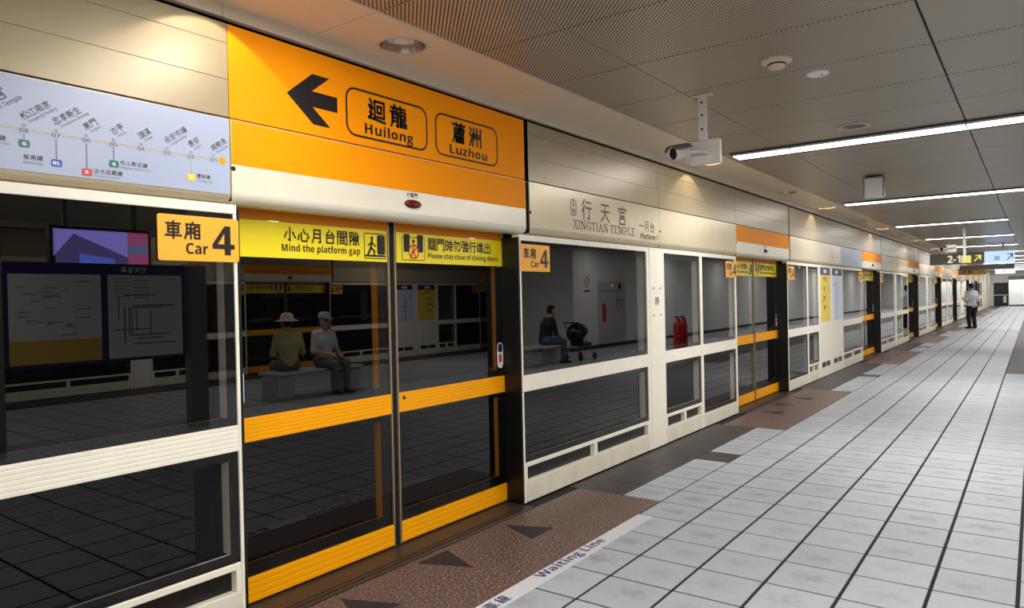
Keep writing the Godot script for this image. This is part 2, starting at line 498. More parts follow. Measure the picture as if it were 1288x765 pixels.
	M.granite = tri_mat(gr, 1.4, 0.45)
	M.arrow = mat(Color(0.16, 0.15, 0.15), 0.6)
	M.sill = mat(Color(0.26, 0.22, 0.19), 0.45, 0.3)
	# ceiling
	var im := Image.create(128, 128, false, Image.FORMAT_RGB8)
	for y in 128:
		for x in 128:
			var p := fposmod(float(x - y) / 128.0 * 4.0, 1.0)
			var k := smoothstep(0.0, 0.18, p) * (1.0 - smoothstep(0.5, 0.68, p))
			im.set_pixel(x, y, Color(0.38, 0.345, 0.285).lerp(Color(0.78, 0.74, 0.665), k))
	var rib := ImageTexture.create_from_image(im)
	M.rib = tri_mat(rib, 1.0 / 0.1188, 0.36)
	M.rib.metallic = 0.2
	M.soffit = mat(Color(0.88, 0.815, 0.70), 0.4)
	M.cornice = mat(Color(0.82, 0.77, 0.68), 0.4)
	M.ceil_dark = mat(Color(0.10, 0.095, 0.085), 0.8)
	M.housing = mat(Color(0.20, 0.19, 0.175), 0.5)
	M.ceil_plain = mat(Color(0.63, 0.605, 0.56), 0.36)
	M.tube = lamp_mat(Color(1.0, 0.985, 0.96), 6.0)
	M.bulb = lamp_mat(Color(1.0, 0.90, 0.75), 4.0)
	M.white_metal = mat(Color(0.86, 0.85, 0.83), 0.4)
	M.white_plastic = mat(Color(0.85, 0.84, 0.82), 0.45)
	M.chrome = mat(Color(0.75, 0.70, 0.64), 0.22, 0.9)
	M.lens = mat(Color(0.01, 0.01, 0.012), 0.08)
	M.grey_metal = mat(Color(0.45, 0.45, 0.45), 0.4, 0.3)
	M.wall_grey = mat(Color(0.88, 0.88, 0.87), 0.5)
	M.bench = mat(Color(0.72, 0.71, 0.70), 0.4)
	M.skin = mat(Color(0.80, 0.62, 0.52), 0.6)
	M.red_paint = mat(Color(0.72, 0.08, 0.06), 0.35)
	var vc := mat(Color.WHITE, 0.75)
	vc.vertex_color_use_as_albedo = true
	M.figure = vc

# ---------------------------------------------------------------- the screen wall: fixed glass screens
func ribbed(y0: float, y1: float, d0: float, d1: float, n: int) -> Array:
	var p := [Vector2(d0, y0), Vector2(d1 - 0.0012, y0)]
	var h := (y1 - y0) / n
	for i in n:
		p.append(Vector2(d1, y0 + h * (i + 0.18)))
		p.append(Vector2(d1, y0 + h * (i + 0.72)))
		p.append(Vector2(d1 - 0.0012, y0 + h * (i + 0.95)))
	p.append(Vector2(d0, y1))
	return p

func pane(t: Node, s0: float, s1: float, y0: float, y1: float, d: float, border: Array, ring_mat: Material, called: String) -> void:
	var up := called == "upper_pane"
	var m := MB.new()
	var g: MeshInstance3D
	if s1 - s0 > 1.15:
		# dark tinted sheet, with a clear margin where it meets the far stile and the bottom rail
		var cs: float = s1 - border[1] - (0.07 if d < -0.1 else 0.20)
		var cy: float = y0 + border[2] + 0.03
		m.wb(s0, cs, cy, y1, d - 0.012, d - 0.004)
		g = part(t, called, m, M.glass_dark if up else M.glass_dark_low)
		m = MB.new()
		m.wb(cs, s1, y0, y1, d - 0.012, d - 0.004)
		m.wb(s0, cs, y0, cy, d - 0.012, d - 0.004)
		part(g, "clear_margin", m, M.glass if up else M.glass_low)
	else:
		m.wb(s0, s1, y0, y1, d - 0.012, d - 0.004)
		g = part(t, called, m, M.glass if up else M.glass_low)
	m = MB.new()
	m.ring(s0, s1, y0, y1, border, d - 0.019, d - 0.014)
	part(g, "black_border", m, M.black)
	m = MB.new()
	var b := border.map(func(x): return x - 0.003)
	m.wb(s0, s0 + b[0], y0, y1, d - 0.092, d - 0.021)
	m.wb(s1 - b[1], s1, y0 + b[2] - 0.002, y1, d - 0.092, d - 0.021)
	m.wb(s0 + b[0], s1 - b[1], y0, y0 + b[2], d - 0.040, d - 0.021)
	m.wb(s0 + b[0], s1 - b[1], y1 - b[3], y1, d - 0.092, d - 0.021)
	part(g, "inner_frame", m, ring_mat)

func vent(t: Node, s0: float, s1: float, y0: float, y1: float) -> void:
	var m := MB.new()
	m.wb(s0, s1, y0, y1, -0.06, -0.05)
	part(t, "vent", m, M.black)

# a fixed screen from 0 to w; sl, sr: stile widths; vents: number of vent slots (0: the glass goes down to the plinth)
func make_screen(w: float, sl: float, sr: float, vents: int, label: String) -> Node3D:
	var t := thing("glass_screen", label, "screen")
	t.set_meta("base", "glass_screen")
	var m := MB.new()
	m.wb(0, w, 2.165, 2.215, -0.08, 0, 0.003)
	part(t, "top_rail", m, M.cream)
	for e in [[0.0, sl], [w - sr, w]]:
		m = MB.new()
		m.wb(e[0], e[1], 0.01, 2.165, -0.10, 0, 0.004)
		part(t, "stile", m, M.cream)
	m = MB.new()
	m.sweep(ribbed(0.922, 1.058, -0.08, -0.001, 6), sl, w - sr)
	part(t, "transom", m, M.cream)
	m = MB.new()
	m.wb(sl, w - sr, 0.012, 0.185, -0.08, -0.001, 0.004)
	part(t, "plinth", m, M.plinth)
	var low := 0.185
	if vents > 0:
		low = 0.337
		m = MB.new()
		m.wb(sl, w - sr, 0.300, 0.337, -0.08, -0.001, 0.004)
		part(t, "lower_rail", m, M.cream)
		var a := sl
		var step := (w - sr - sl) / vents
		for k in vents:
			vent(t, a + 0.03, a + step - 0.03, 0.185, 0.300)
			for e in [[a, a + 0.03], [a + step - 0.03, a + step]]:
				m = MB.new()
				m.wb(e[0], e[1], 0.185, 0.300, -0.08, -0.002, 0.003)
				part(t, "vent_mullion", m, M.cream)
			a += step
	pane(t, sl, w - sr, 1.058, 2.165, 0.0, [0.045, 0.05, 0.045, 0.06], M.cream, "upper_pane")
	pane(t, sl, w - sr, low, 0.922, 0.0, [0.045, 0.05, 0.05, 0.05], M.cream, "lower_pane")
	return t

func make_post(w: float, label: String, poster := "") -> Node3D:
	var t := thing("screen_post", label, "post")
	t.set_meta("base", "screen_post")
	var m := MB.new()
	m.wb(0.003, w - 0.003, 0.01, 2.215, -0.2, 0.004, 0.006)
	part(t, "panel", m, M.cream)
	m = MB.new()
	m.wb(0.0, w, 0.012, 2.21, -0.19, -0.004)
	part(t, "seam", m, M.ceil_dark)
	if poster == "":
		for p in [[-0.09, 0.22], [0.09, 0.22], [-0.09, -0.08], [0.09, -0.08]]:
			m = MB.new()
			m.lathe([Vector2(0.012, 0), Vector2(0.012, 0.004), Vector2(0, 0.005)], Vector3(0.004, 1.55 + p[1], -w * 0.5 - p[0]), Vector3(1, 0, 0), 10)
			part(t, "bolt", m, M.grey_metal)
		m = MB.new()
		cjk(m, "時", Vector3(0.006, 1.58, -w * 0.5 + 0.05), WU, WV, 0.1)
		part(t, "key_plate", m, M.ink)
	else:
		var navy := poster == "yellow"
		m = MB.new()
		m.wb(0.14, w - 0.10, 1.10, 2.02, 0.004, 0.012, 0.002)
		var sh := part(t, "poster", m, M.poster_yellow if navy else M.poster_lilac)
		m = MB.new()
		m.wb(0.14, w - 0.10, 2.025, 2.17, 0.004, 0.014, 0.002)
		var hd := part(t, "poster_header", m, M.navy if navy else M.ink_soft)
		m = MB.new()
		cjk(m, "車站" if navy else "出口", Vector3(0.016, 2.05, -0.34), WU, WV, 0.09, 1.3)
		m.wb(0.38, 0.60, 2.06, 2.13, 0.014, 0.0155)
		part(hd, "lettering", m, M.white_print)
		var rows := ["行天宮", "松江", "南京", "東門"] if navy else ["行", "天", "宮", "車", "出", "月", "台"]
		for i in rows.size():
			m = MB.new()
			cjk(m, rows[i], Vector3(0.0135, (1.90 if navy else 1.80) - i * (0.19 if navy else 0.115), -0.32 if navy else -0.42), WU, WV, 0.09, 1.05, 0.1)
			part(sh, "lettering", m, M.ink if navy else M.blue_ink)
		m = MB.new()
		var ay := 1.5 if navy else 1.82
		m.stroke([Vector2(0.2, ay), Vector2(0.29, ay)], 0.016, Vector3(0.0135, 0, 0), WU, WV)
		m.stroke([Vector2(0.23, ay + 0.03), Vector2(0.2, ay), Vector2(0.23, ay - 0.03)], 0.016, Vector3(0.0135, 0, 0), WU, WV)
		part(sh, "arrow", m, M.ink)
		for k in [0.14, 0.5]:
			vent(t, w * k + 0.02, w * (k + 0.33), 0.20, 0.30)
			m = MB.new()
			m.wb(w * k + 0.02, w * (k + 0.33), 0.20, 0.30, 0.004, 0.0055)
			part(t, "vent", m, M.black)
	return t

# ---------------------------------------------------------------- sliding door leaves
func make_leaf(far: bool, label: String) -> Node3D:
	var w := 1.245
	var D := -0.17
	var t := thing("sliding_door", label, "door")
	t.set_meta("base", "sliding_door")
	var m := MB.new()
	m.wb(0, w, 2.17, 2.30, D - 0.05, D - 0.002)
	part(t, "top_band", m, M.orange_dull)
	m = MB.new()
	m.sweep(ribbed(0.920, 1.056, D - 0.05, D + 0.002, 6), 0.012, w - 0.012)
	part(t, "middle_band", m, M.band)
	m = MB.new()
	m.sweep(ribbed(0.022, 0.164, D - 0.05, D + 0.002, 4), 0.012, w - 0.012)
	part(t, "kick_plate", m, M.band)
	for e in [[0.0, 0.012], [w - 0.012, w]]:
		m = MB.new()
		m.wb(e[0], e[1], 0.015, 2.30, D - 0.06, D + 0.004, 0.002)
		part(t, "edge_trim", m, M.trim)
	m = MB.new()
	var a := w if not far else -0.024
	m.wb(a, a + 0.024, 0.012, 2.30, D - 0.05, D - 0.01)
	part(t, "rubber_seal", m, M.rubber)
	pane(t, 0.012, w - 0.012, 1.056, 2.17, D, [0.05, 0.085, 0.05, 0.21], M.ring_yellow, "upper_pane")
	pane(t, 0.012, w - 0.012, 0.164, 0.920, D, [0.05, 0.085, 0.075, 0.03], M.ring_yellow, "lower_pane")
	# warning strip across the top of the pane
	m = MB.new()
	m.wb(0.02, w - 0.02, 1.957, 2.168, D - 0.003, D + 0.001)
	var sg := part(t, "warning_strip", m, M.yellow, "yellow warning strip with black lettering")
	var f := D + 0.0025
	m = MB.new()
	if far:
		cjk(m, "關門時勿強行進出", Vector3(f, 2.055, -0.335), WU, WV, 0.088, 1.06, 0.115)
		latin(sg, "Please stay clear of closing doors", Vector3(f, 1.985, -0.335), WB, 0.83, 0.052, M.ink)
		var i := Vector3(f, 1.975, -0.07)
		rframe(m, 0, 0.235, 0, 0.165, 0.012, 0.005, i)
		m.stroke([Vector2(0.05, 0.155), Vector2(0.05, 0.09)], 0.06, i, WU, WV)
		m.stroke([Vector2(0.185, 0.155), Vector2(0.185, 0.09)], 0.06, i, WU, WV)
		m.flat(rrect(0.103, 0.131, 0.125, 0.15, 0.012), i, WU, WV)
		part(sg, "lettering", m, M.ink)
		m = MB.new()
		rframe(m, 0.065, 0.17, 0.01, 0.115, 0.05, 0.012, i + Vector3(0.001, 0, 0))
		m.stroke([Vector2(0.085, 0.03), Vector2(0.15, 0.095)], 0.012, i + Vector3(0.001, 0, 0), WU, WV)
		m.stroke([Vector2(0.117, 0.12), Vector2(0.11, 0.07), Vector2(0.09, 0.02)], 0.014, i, WU, WV)
		m.stroke([Vector2(0.11, 0.07), Vector2(0.14, 0.02)], 0.014, i, WU, WV)
		part(sg, "pictogram", m, M.red)
	else:
		cjk(m, "小心月台間隙", Vector3(f, 2.055, -0.40), WU, WV, 0.088, 1.12, 0.115)
		latin(sg, "Mind the platform gap", Vector3(f, 1.985, -0.385), WB, 0.60, 0.058, M.ink)
		var i := Vector3(f, 1.975, -1.02)
		rframe(m, 0, 0.195, 0, 0.17, 0.012, 0.006, i)
		m.flat(rrect(0.115, 0.185, 0.03, 0.16, 0.015), i, WU, WV)
		m.stroke([Vector2(0.01, 0.02), Vector2(0.18, 0.02)], 0.012, i, WU, WV)
		m.flat(rrect(0.058, 0.082, 0.125, 0.149, 0.011), i, WU, WV)
		m.stroke([Vector2(0.07, 0.12), Vector2(0.06, 0.075), Vector2(0.035, 0.03)], 0.016, i, WU, WV)
		m.stroke([Vector2(0.06, 0.075), Vector2(0.09, 0.05), Vector2(0.088, 0.028)], 0.014, i, WU, WV)
		m.stroke([Vector2(0.068, 0.11), Vector2(0.1, 0.085)], 0.011, i, WU, WV)
		m.stroke([Vector2(0.068, 0.11), Vector2(0.038, 0.09)], 0.011, i, WU, WV)
		part(sg, "lettering", m, M.ink)
	# oval sticker and alarm dot
	m = MB.new()
	var s0 := (w - 0.105) if far else 0.045
	m.slab(rrect(s0, s0 + 0.075, 1.12, 1.33, 0.036), Vector3(D - 0.0035, 0, 0), WU, WV, 0.0015)
	var stk := part(t, "sticker", m, M.white_print)
	m = MB.new()
	m.slab(rrect(s0 + 0.008, s0 + 0.067, 1.25, 1.322, 0.025), Vector3(D - 0.0018, 0, 0), WU, WV, 0.0008)
	part(stk, "pictogram", m, M.navy)
	m = MB.new()
	m.slab(rrect(s0 + 0.016, s0 + 0.058, 1.17, 1.235, 0.008), Vector3(D - 0.0018, 0, 0), WU, WV, 0.0008)
	part(stk, "pictogram", m, M.red if far else M.poster_yellow)
	if far:
		m = MB.new()
		m.slab(rrect(0.045, 0.075, 1.005, 1.03, 0.012), Vector3(D + 0.002, 0, 0), WU, WV, 0.001)
		part(t, "alarm_mark", m, M.dark_red)
	return t

func make_jamb(label: String) -> Node3D:
	var t := thing("door_jamb", label, "door jamb")
	t.set_meta("base", "door_jamb")
	var m := MB.new()
	m.wb(0.0, 0.018, 0.012, 2.19, -0.27, -0.003, 0.002)
	part(t, "face", m, M.black)
	m = MB.new()
	m.wb(0.002, 0.016, 0.012, 2.15, -0.275, -0.268)
	part(t, "seal_strip", m, M.rubber)
	return t

func make_sill(label: String) -> Node3D:
	var t := thing("door_sill", label, "door sill")
	t.set_meta("base", "door_sill")
	var m := MB.new()
	m.wb(0.02, 2.53, -0.004, 0.008, -0.24, 0.10, 0.003)
	part(t, "plate", m, M.sill)
	for d in [0.02, 0.06]:
		m = MB.new()
		m.wb(0.03, 2.52, 0.008, 0.0095, d, d + 0.008)
		part(t, "grip_line", m, M.rubber)
	return t

func car_sign(at: Vector3, turn: float, label: String) -> void:
	var t: Node3D
	if M.has("car_proto"):
		t = copy(M.car_proto, at, turn, label, "car number signs on the screens")
		return
	t = thing("car_number_sign", label, "sign", at, turn, "car number signs on the screens")
	t.set_meta("base", "car_number_sign")
	M.car_proto = t
	var m := MB.new()
	m.slab(rrect(0, 0.43, 0, 0.225, 0.014), Vector3(-0.003, 0, 0), WU, WV, 0.005)
	var p := part(t, "panel", m, M.car)
	m = MB.new()
	cjk(m, "車廂", Vector3(0.0035, 0.108, -0.035), WU, WV, 0.085, 1.15, 0.12)
	part(p, "lettering", m, M.ink)
	latin(p, "Car", Vector3(0.0035, 0.035, -0.14), WB, 0.115, 0.055, M.ink)
	latin(p, "4", Vector3(0.0035, 0.035, -0.28), WB, 0.125, 0.15, M.ink)

# ---------------------------------------------------------------- fascia above the screens
func fascia_profile() -> Array:
	var p := [Vector2(-0.10, 2.655), Vector2(0.022, 2.655), Vector2(0.022, 2.275)]
	for k in 7:
		var a := deg_to_rad(90.0 * k / 6)
		p.append(Vector2(0.022 - 0.055 * (1.0 - cos(a)), 2.275 - 0.055 * sin(a)))
	p.append(Vector2(-0.10, 2.22))
	return p

func lower_fascia(at: Vector3, turn: float, w: float, label: String, m0: Material) -> Node3D:
	var t := thing("lower_fascia_panel", label, "panel", at, turn)
	var m := MB.new()
	m.sweep(fascia_profile(), 0.003, w - 0.003, -1)
	part(t, "panel", m, m0)
	m = MB.new()
	m.wb(0.0, 0.004, 2.23, 2.65, -0.09, 0.016)
	part(t, "seam", m, M.ceil_dark)
	m = MB.new()
	m.lathe([Vector2(0.013, 0), Vector2(0.013, 0.004), Vector2(0.006, 0.008), Vector2(0, 0.008)], Vector3(0.02, 2.40, -0.014), Vector3(1, 0, 0), 12)
	part(t, "lock", m, M.rubber)
	return t

func upper_fascia(at: Vector3, turn: float, w: float, label: String, m0: Material, grooves := true) -> Node3D:
	var t := thing("upper_fascia_panel", label, "panel", at, turn)
	var m := MB.new()
	if grooves:
		for e in [[2.665, 2.858], [2.8605, 3.046], [3.0485, 3.15]]:
			m.wb(0.002, w - 0.002, e[0], e[1], -0.03, 0.018, 0.001)
		m.wb(0.002, w - 0.002, 2.665, 3.15, -0.035, 0.015)
	else:
		m.wb(0.002, w - 0.002, 2.665, 3.15, -0.03, 0.018, 0.002)
	part(t, "panel", m, m0)
	return t

func door_fascia_extras(t: Node3D, w: float) -> void:
	var m := MB.new()
	m.wb(0.006, w - 0.006, 2.422, 2.652, 0.021, 0.0235)
	part(t, "orange_sheet", m, M.orange)
	m = MB.new()
	m.lathe([Vector2(0.0, 0.03), Vector2(0.018, 0.027), Vector2(0.028, 0.014), Vector2(0.03, 0.0)], Vector3.ZERO, Vector3(1, 0, 0), 20)
	var lamp := part(t, "warning_lamp", m, M.dark_red)
	lamp.transform = Transform3D(Basis.IDENTITY.scaled(Vector3(1, 1, 2.6)), Vector3(0.022, 2.338, -w * 0.503))
	m = MB.new()
	cjk(m, "行車門", Vector3(0.0235, 2.382, -w * 0.503 + 0.055), WU, WV, 0.03, 1.2, 0.12)
	part(t, "lettering", m, M.ink_soft)

const STATIONS := [
	["行天宮", "Xingtian Temple", -0.17, "", "", ""], ["松江南京", "Songjiang Nanjing", 0.0, "green", "松山新店線", "Songshan-Xindian Line"], ["忠孝新生", "Zhongxiao Xinsheng", 0.120, "blue", "板南線", "Bannan Line"],
	["東門", "Dongmen", 0.240, "red", "淡水信義線", "Tamsui-Xinyi Line"], ["古亭", "Guting", 0.355, "green", "松山新店線", "Songshan-Xindian Line"], ["頂溪", "Dingxi", 0.478, "", "", ""],
	["永安市場", "Yongan Market", 0.602, "", "", ""], ["景安", "Jingan", 0.722, "poster_yellow", "環狀線", "Circular Line"], ["南勢角", "Nanshijiao", 0.842, "", "", ""]]

func line_map(t: Node3D, s_end: float, detailed := true) -> void:
	var m := MB.new()
	m.wb(s_end - 2.30, s_end - 0.012, 2.262, 2.652, 0.021, 0.0235)
	var sh := part(t, "line_map", m, M.sheet, "pale blue sheet printed with a metro line map")
	var o := Vector3(0.0245, 0.018, -(s_end - 0.94))
	var up := Vector2(cos(deg_to_rad(36)), sin(deg_to_rad(36)))
	var U := WU * up.x + WV * up.y
	var V := WV * up.x - WU * up.y
	m = MB.new()
	m.stroke([Vector2(-1.3, 2.415), Vector2(0.84, 2.415)], 0.010, o, WU, WV)
	part(sh, "route_line", m, M.map_line)
	var ink := MB.new()
	for i in STATIONS.size():
		var st: Array = STATIONS[i]
		var x: float = st[2]
		m = MB.new()
		m.flat(rrect(x - 0.022, x + 0.022, 2.40, 2.435, 0.008), o + Vector3(0.0005, 0, 0), WU, WV)
		part(sh, "station_number_plate", m, M.sheet)
		if detailed:
			latin(sh, "0%d" % (9 - i), o + Vector3(0.001, 2.402, 0) + WU * (x - 0.017), WB, 0.034, 0.018, M.grey_print)
			latin(sh, "O", o + Vector3(0.001, 2.424, 0) + WU * (x - 0.007), WB, 0.014, 0.013, M.grey_print)
			var b := 1.5 if i == 0 else 1.0
			var p := o + WU * (x + 0.0) + WV * (2.452)
			cjk(ink, st[0], p, U, V, 0.032 * b, 1.05, 0.1)
			latin(sh, st[1], p + V * -0.022 * b + U * 0.014, Basis(U, V, Vector3(1, 0, 0)), 0.0078 * b * st[1].length(), 0.017 * b, M.grey_print if i else M.ink_soft, false)
		if st[3] != "":
			var y: float = [0, 2.357, 2.293, 2.270, 2.322, 0, 0, 2.308, 0][i]
			m = MB.new()
			m.stroke([Vector2(x, 2.395), Vector2(x, y)], 0.004, o + Vector3(0.0003, 0, 0), WU, WV)
			part(sh, "transfer_line", m, M.grey_print if st[3] != "poster_yellow" else M.map_line)
			m = MB.new()
			m.flat(rrect(x - 0.021, x + 0.021, y - 0.016, y + 0.016, 0.008), o + Vector3(0.0006, 0, 0), WU, WV)
			part(sh, "transfer_badge", m, M[st[3]])
			if detailed:
				var left := i < 3
				var wd: float = 0.0105 * st[5].length() * 0.62
				var q := o + WU * ((x - 0.028 - maxf(wd, 0.032 * st[4].length())) if left else (x + 0.028)) + WV * (y)
				cjk(ink, st[4], q, WU, WV, 0.022, 1.15, 0.1)
				latin(sh, st[5], q - WV * 0.018, WB, wd, 0.012, M.grey_print, false)
				latin(sh, ["", "G", "BL", "R", "G", "", "", "Y", ""][i], o + Vector3(0.001, y - 0.007, 0) + WU * (x - 0.007 * (2 if i == 2 else 1)), WB, 0.014 * (2 if i == 2 else 1), 0.014, M.white_print)
	m = MB.new()
	m.flat(rrect(0.872, 0.907, 2.398, 2.43, 0.01), o + Vector3(0.0006, 0, 0), WU, WV)
	part(sh, "line_badge", m, M.orange)
	if detailed:
		part(sh, "lettering", ink, M.map_ink)

# ---------------------------------------------------------------- one whole screen wall
func screen_wall(x: float, turn: float, far_side: bool) -> void:
	var place := func(s: float, w: float) -> Vector3: return Vector3(x, 0, -s) if not far_side else Vector3(x, 0, -(s + w))
	var A := [["w", 2.40], ["p", 0.36], ["a", 1.14], ["b", 1.30]]
	var AM := [["bm", 1.33], ["am", 1.14], ["p", 0.36], ["wm", 2.40]]
	var Bp := [["bm", 1.33], ["n", 0.82], ["py", 1.0], ["pw", 1.1], ["wx", 2.17]]
	var Brev := [["wx", 2.17], ["pw", 1.1], ["py", 1.0], ["n", 0.82], ["bm", 1.33]]
	var runs := [AM, A, Brev if far_side else Bp, A, A, A, Brev if far_side else Bp, A, A, A]
	var last := 8 if not far_side else 4
	var where := "on the near wall" if not far_side else "across the platform"
	var s := -3.065
	var names := {"w": "wide white-framed glass screen", "wm": "wide white-framed glass screen", "wx": "wide white-framed glass screen", "a": "medium white-framed glass screen", "am": "medium white-framed glass screen",
		"b": "white-framed emergency door", "bm": "white-framed emergency door", "n": "narrow white-framed glass screen", "p": "plain white post with key plate", "py": "white post with a yellow poster", "pw": "white post with a pale lilac poster"}
	var spec := {"w": [2.40, 0.02, 0.06, 2], "wm": [2.40, 0.06, 0.02, 2], "wx": [2.17, 0.05, 0.02, 2], "a": [1.14, 0.035, 0.04, 2], "am": [1.14, 0.04, 0.035, 2], "b": [1.30, 0.035, 0.06, 0], "bm": [1.33, 0.035, 0.05, 0], "n": [0.82, 0.035, 0.02, 2]}
	for k in last + 1:
		var run: Array = runs[k]
		var pos: String = "before the first doorway" if k == 0 else ("between %s and %s doorways" % [ORD[k - 1], ORD[k]] if k < last else "past the %s doorway" % ORD[k - 1])
		var s_run := s
		for e in run:
			var key: String = e[0]
			if far_side:
				key = {"w": "wm", "wm": "w", "a": "am", "am": "a", "b": "bm", "bm": "b"}.get(key, key)
			var w: float = e[1]
			if spec.has(key):
				w = spec[key][0]
			var label := "%s %s, %s" % [names[key], pos, where]
			var at: Vector3 = place.call(s, w)
			if M.has("proto_" + key):
				copy(M["proto_" + key], at, turn, label)
			else:
				var t: Node3D
				if key[0] == "p":
					t = make_post(w, label, {"p": "", "py": "yellow", "pw": "lilac"}[key])
				else:
					t = make_screen(w, spec[key][1], spec[key][2], spec[key][3], label)
				t.position = at
				t.rotation.y = turn
				M["proto_" + key] = t
			s += e[1]
		fascias(place, turn, s_run, s, k, false, far_side)
		if k == last:
			break
		# the doorway
		var dw: String = "%s doorway %s" % [ORD[k], where]
		for j in [["proto_jamb", s, 0.018, "black nearer jamb of the "], ["proto_jamb", s + 2.53, 0.018, "black farther jamb of the "], ["proto_sill", s, 2.55, "brown metal floor sill of the "], ["proto_leaf1" if not far_side else "proto_leaf2", s + 0.01, 1.245, "yellow-banded glass door leaf, nearer leaf of the "], ["proto_leaf2" if not far_side else "proto_leaf1", s + 1.305, 1.245, "yellow-banded glass door leaf, farther leaf of the "]]:
			var at: Vector3 = place.call(j[1], j[2])
			if M.has(j[0]):
				copy(M[j[0]], at, turn, j[3] + dw)
			else:
				match j[0]:
					"proto_jamb": M[j[0]] = make_jamb(j[3] + dw)
					"proto_sill": M[j[0]] = make_sill(j[3] + dw)
					"proto_leaf1": M[j[0]] = make_leaf(false, j[3] + dw)
					"proto_leaf2": M[j[0]] = make_leaf(true, j[3] + dw)
				M[j[0]].position = at
		fascias(place, turn, s, s + 2.55, k, true, far_side)
		if not far_side and k < 6 or far_side and k < 3:
			var nb: String = (ORD[k] + " doorway") + (" across the platform" if far_side else "")
			for side in 2:
				var sp: float = (s - 0.425) if side == 0 else (s + 2.55 + 0.004)
				car_sign(place.call(sp, 0.43) + Vector3(0.004 if not far_side else -0.004, 1.912, 0), turn, "orange car number 4 sign on the glass %s the %s" % ["just before" if side == 0 else "just past", nb])
		s += 2.55
	M["end_%s" % far_side] = s

func fascias(place: Callable, turn: float, s0: float, s1: float, k: int, door: bool, far_side: bool) -> void:
	var where := " across the platform" if far_side else ""
	if door:
		var a := s0 - 0.04
		var w := 2.64 + 0.02
		var t := lower_fascia(place.call(a, w), turn, w, "cream lower fascia with orange stripe and red lamp over the %s doorway%s" % [ORD[k], where], M.fascia)
		door_fascia_extras(t, w)
		if not far_side and k == 0:
			var u := upper_fascia(place.call(a, w), turn, w, "orange direction sign with black arrow and two framed station names over first doorway", M.orange, false)
			direction_sign(u)
		else:
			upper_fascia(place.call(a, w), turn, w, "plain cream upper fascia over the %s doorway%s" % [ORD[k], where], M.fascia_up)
		return
	var a := s0 + 0.12 if k > 0 else s0
	var b := s1 - 0.04
	if k == 0:
		b = s1 - 0.04
	var half := 2.60
	var cuts := [a, a + (b - a) * 0.5, b]
	for i in 2:
		var w: float = cuts[i + 1] - cuts[i]
		var nm: String = "%s half of the run %s%s" % [["nearer", "farther"][i], "before the first doorway" if k == 0 else "past the %s doorway" % ORD[k - 1], where]
		var t := lower_fascia(place.call(cuts[i], w), turn, w, "cream lower fascia panel, " + nm, M.fascia_run)
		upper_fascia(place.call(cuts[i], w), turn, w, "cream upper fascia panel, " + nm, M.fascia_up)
		if k == 0 and i == 1 and not far_side:
			t.set_meta("label", "cream lower fascia panel carrying the pale blue line map before first doorway")
			line_map(t, w)
		elif k == 2 and i == 1 and not far_side:
			t.set_meta("label", "cream lower fascia panel carrying a small pale map before third doorway")
			line_map(t, w, false)
		elif (k == 1 and i == 0 and not far_side) or (far_side and k == 1 and i == 1):
			t.set_meta("label", "cream lower fascia panel with black station name and platform number" + where)
			station_name(t)

func direction_sign(t: Node3D) -> void:
	var o := Vector3(0.0205, 0, 2.125)      # so that u is the distance along the wall
	var m := MB.new()
	var cy := 2.872
	m.flat([Vector2(2.482, cy), Vector2(2.66, 3.018), Vector2(2.785, 3.018), Vector2(2.655, cy + 0.045), Vector2(2.84, cy + 0.045), Vector2(2.84, cy - 0.045), Vector2(2.655, cy - 0.045), Vector2(2.785, 2.726), Vector2(2.66, 2.726)], o, WU, WV)
	part(t, "arrow", m, M.ink)
	for b in [[2.905, 3.625, "迴龍", "Huilong"], [3.705, 4.42, "蘆洲", "Luzhou"]]:
		m = MB.new()
		rframe(m, b[0], b[1], 2.712, 3.012, 0.075, 0.0125, o)
		part(t, "name_frame", m, M.ink)
		for i in 2:
			m = MB.new()
			cjk(m, b[2][i], o + WU * (b[0] + 0.18 + 0.192 * i) + WV * 2.828, WU, WV, 0.148, 1.3, 0.12)
			part(t, "lettering", m, M.ink)
		latin(t, b[3], o + WU * (b[0] + 0.15) + WV * (2.724 if b[3] == "Huilong" else 2.742), WB, 0.43, 0.088 if b[3] == "Huilong" else 0.068, M.ink)

func station_name(t: Node3D) -> void:
	var o := Vector3(0.0235, 0, 4.82)
	var m := MB.new()
	rframe(m, 5.46, 5.565, 2.43, 2.575, 0.03, 0.009, o)
	part(t, "number_frame", m, M.ink_soft)
	for i in 3:
		m = MB.new()
		cjk(m, ["行", "天", "宮"][i], o + WU * (5.655 + i * 0.355) + WV * 2.408, WU, WV, 0.19, 1.0, 0.085)
		part(t, "lettering", m, M.ink_soft)
	m = MB.new()
	cjk(m, "一月台", o + WU * (6.84) + WV * 2.375, WU, WV, 0.115, 1.1, 0.09)
	part(t, "lettering", m, M.ink_soft)
	latin(t, "O", o + WU * 5.493 + WV * 2.512, WB, 0.04, 0.045, M.ink_soft)
	latin(t, "09", o + WU * 5.483 + WV * 2.45, WB, 0.06, 0.042, M.ink_soft)
	latin(t, "XINGTIAN TEMPLE", o + WU * 5.50 + WV * 2.312, WB, 1.23, 0.082, M.ink_soft, false, true)
	latin(t, "Platform 1", o + WU * 6.87 + WV * 2.295, WB, 0.42, 0.06, M.ink_soft)

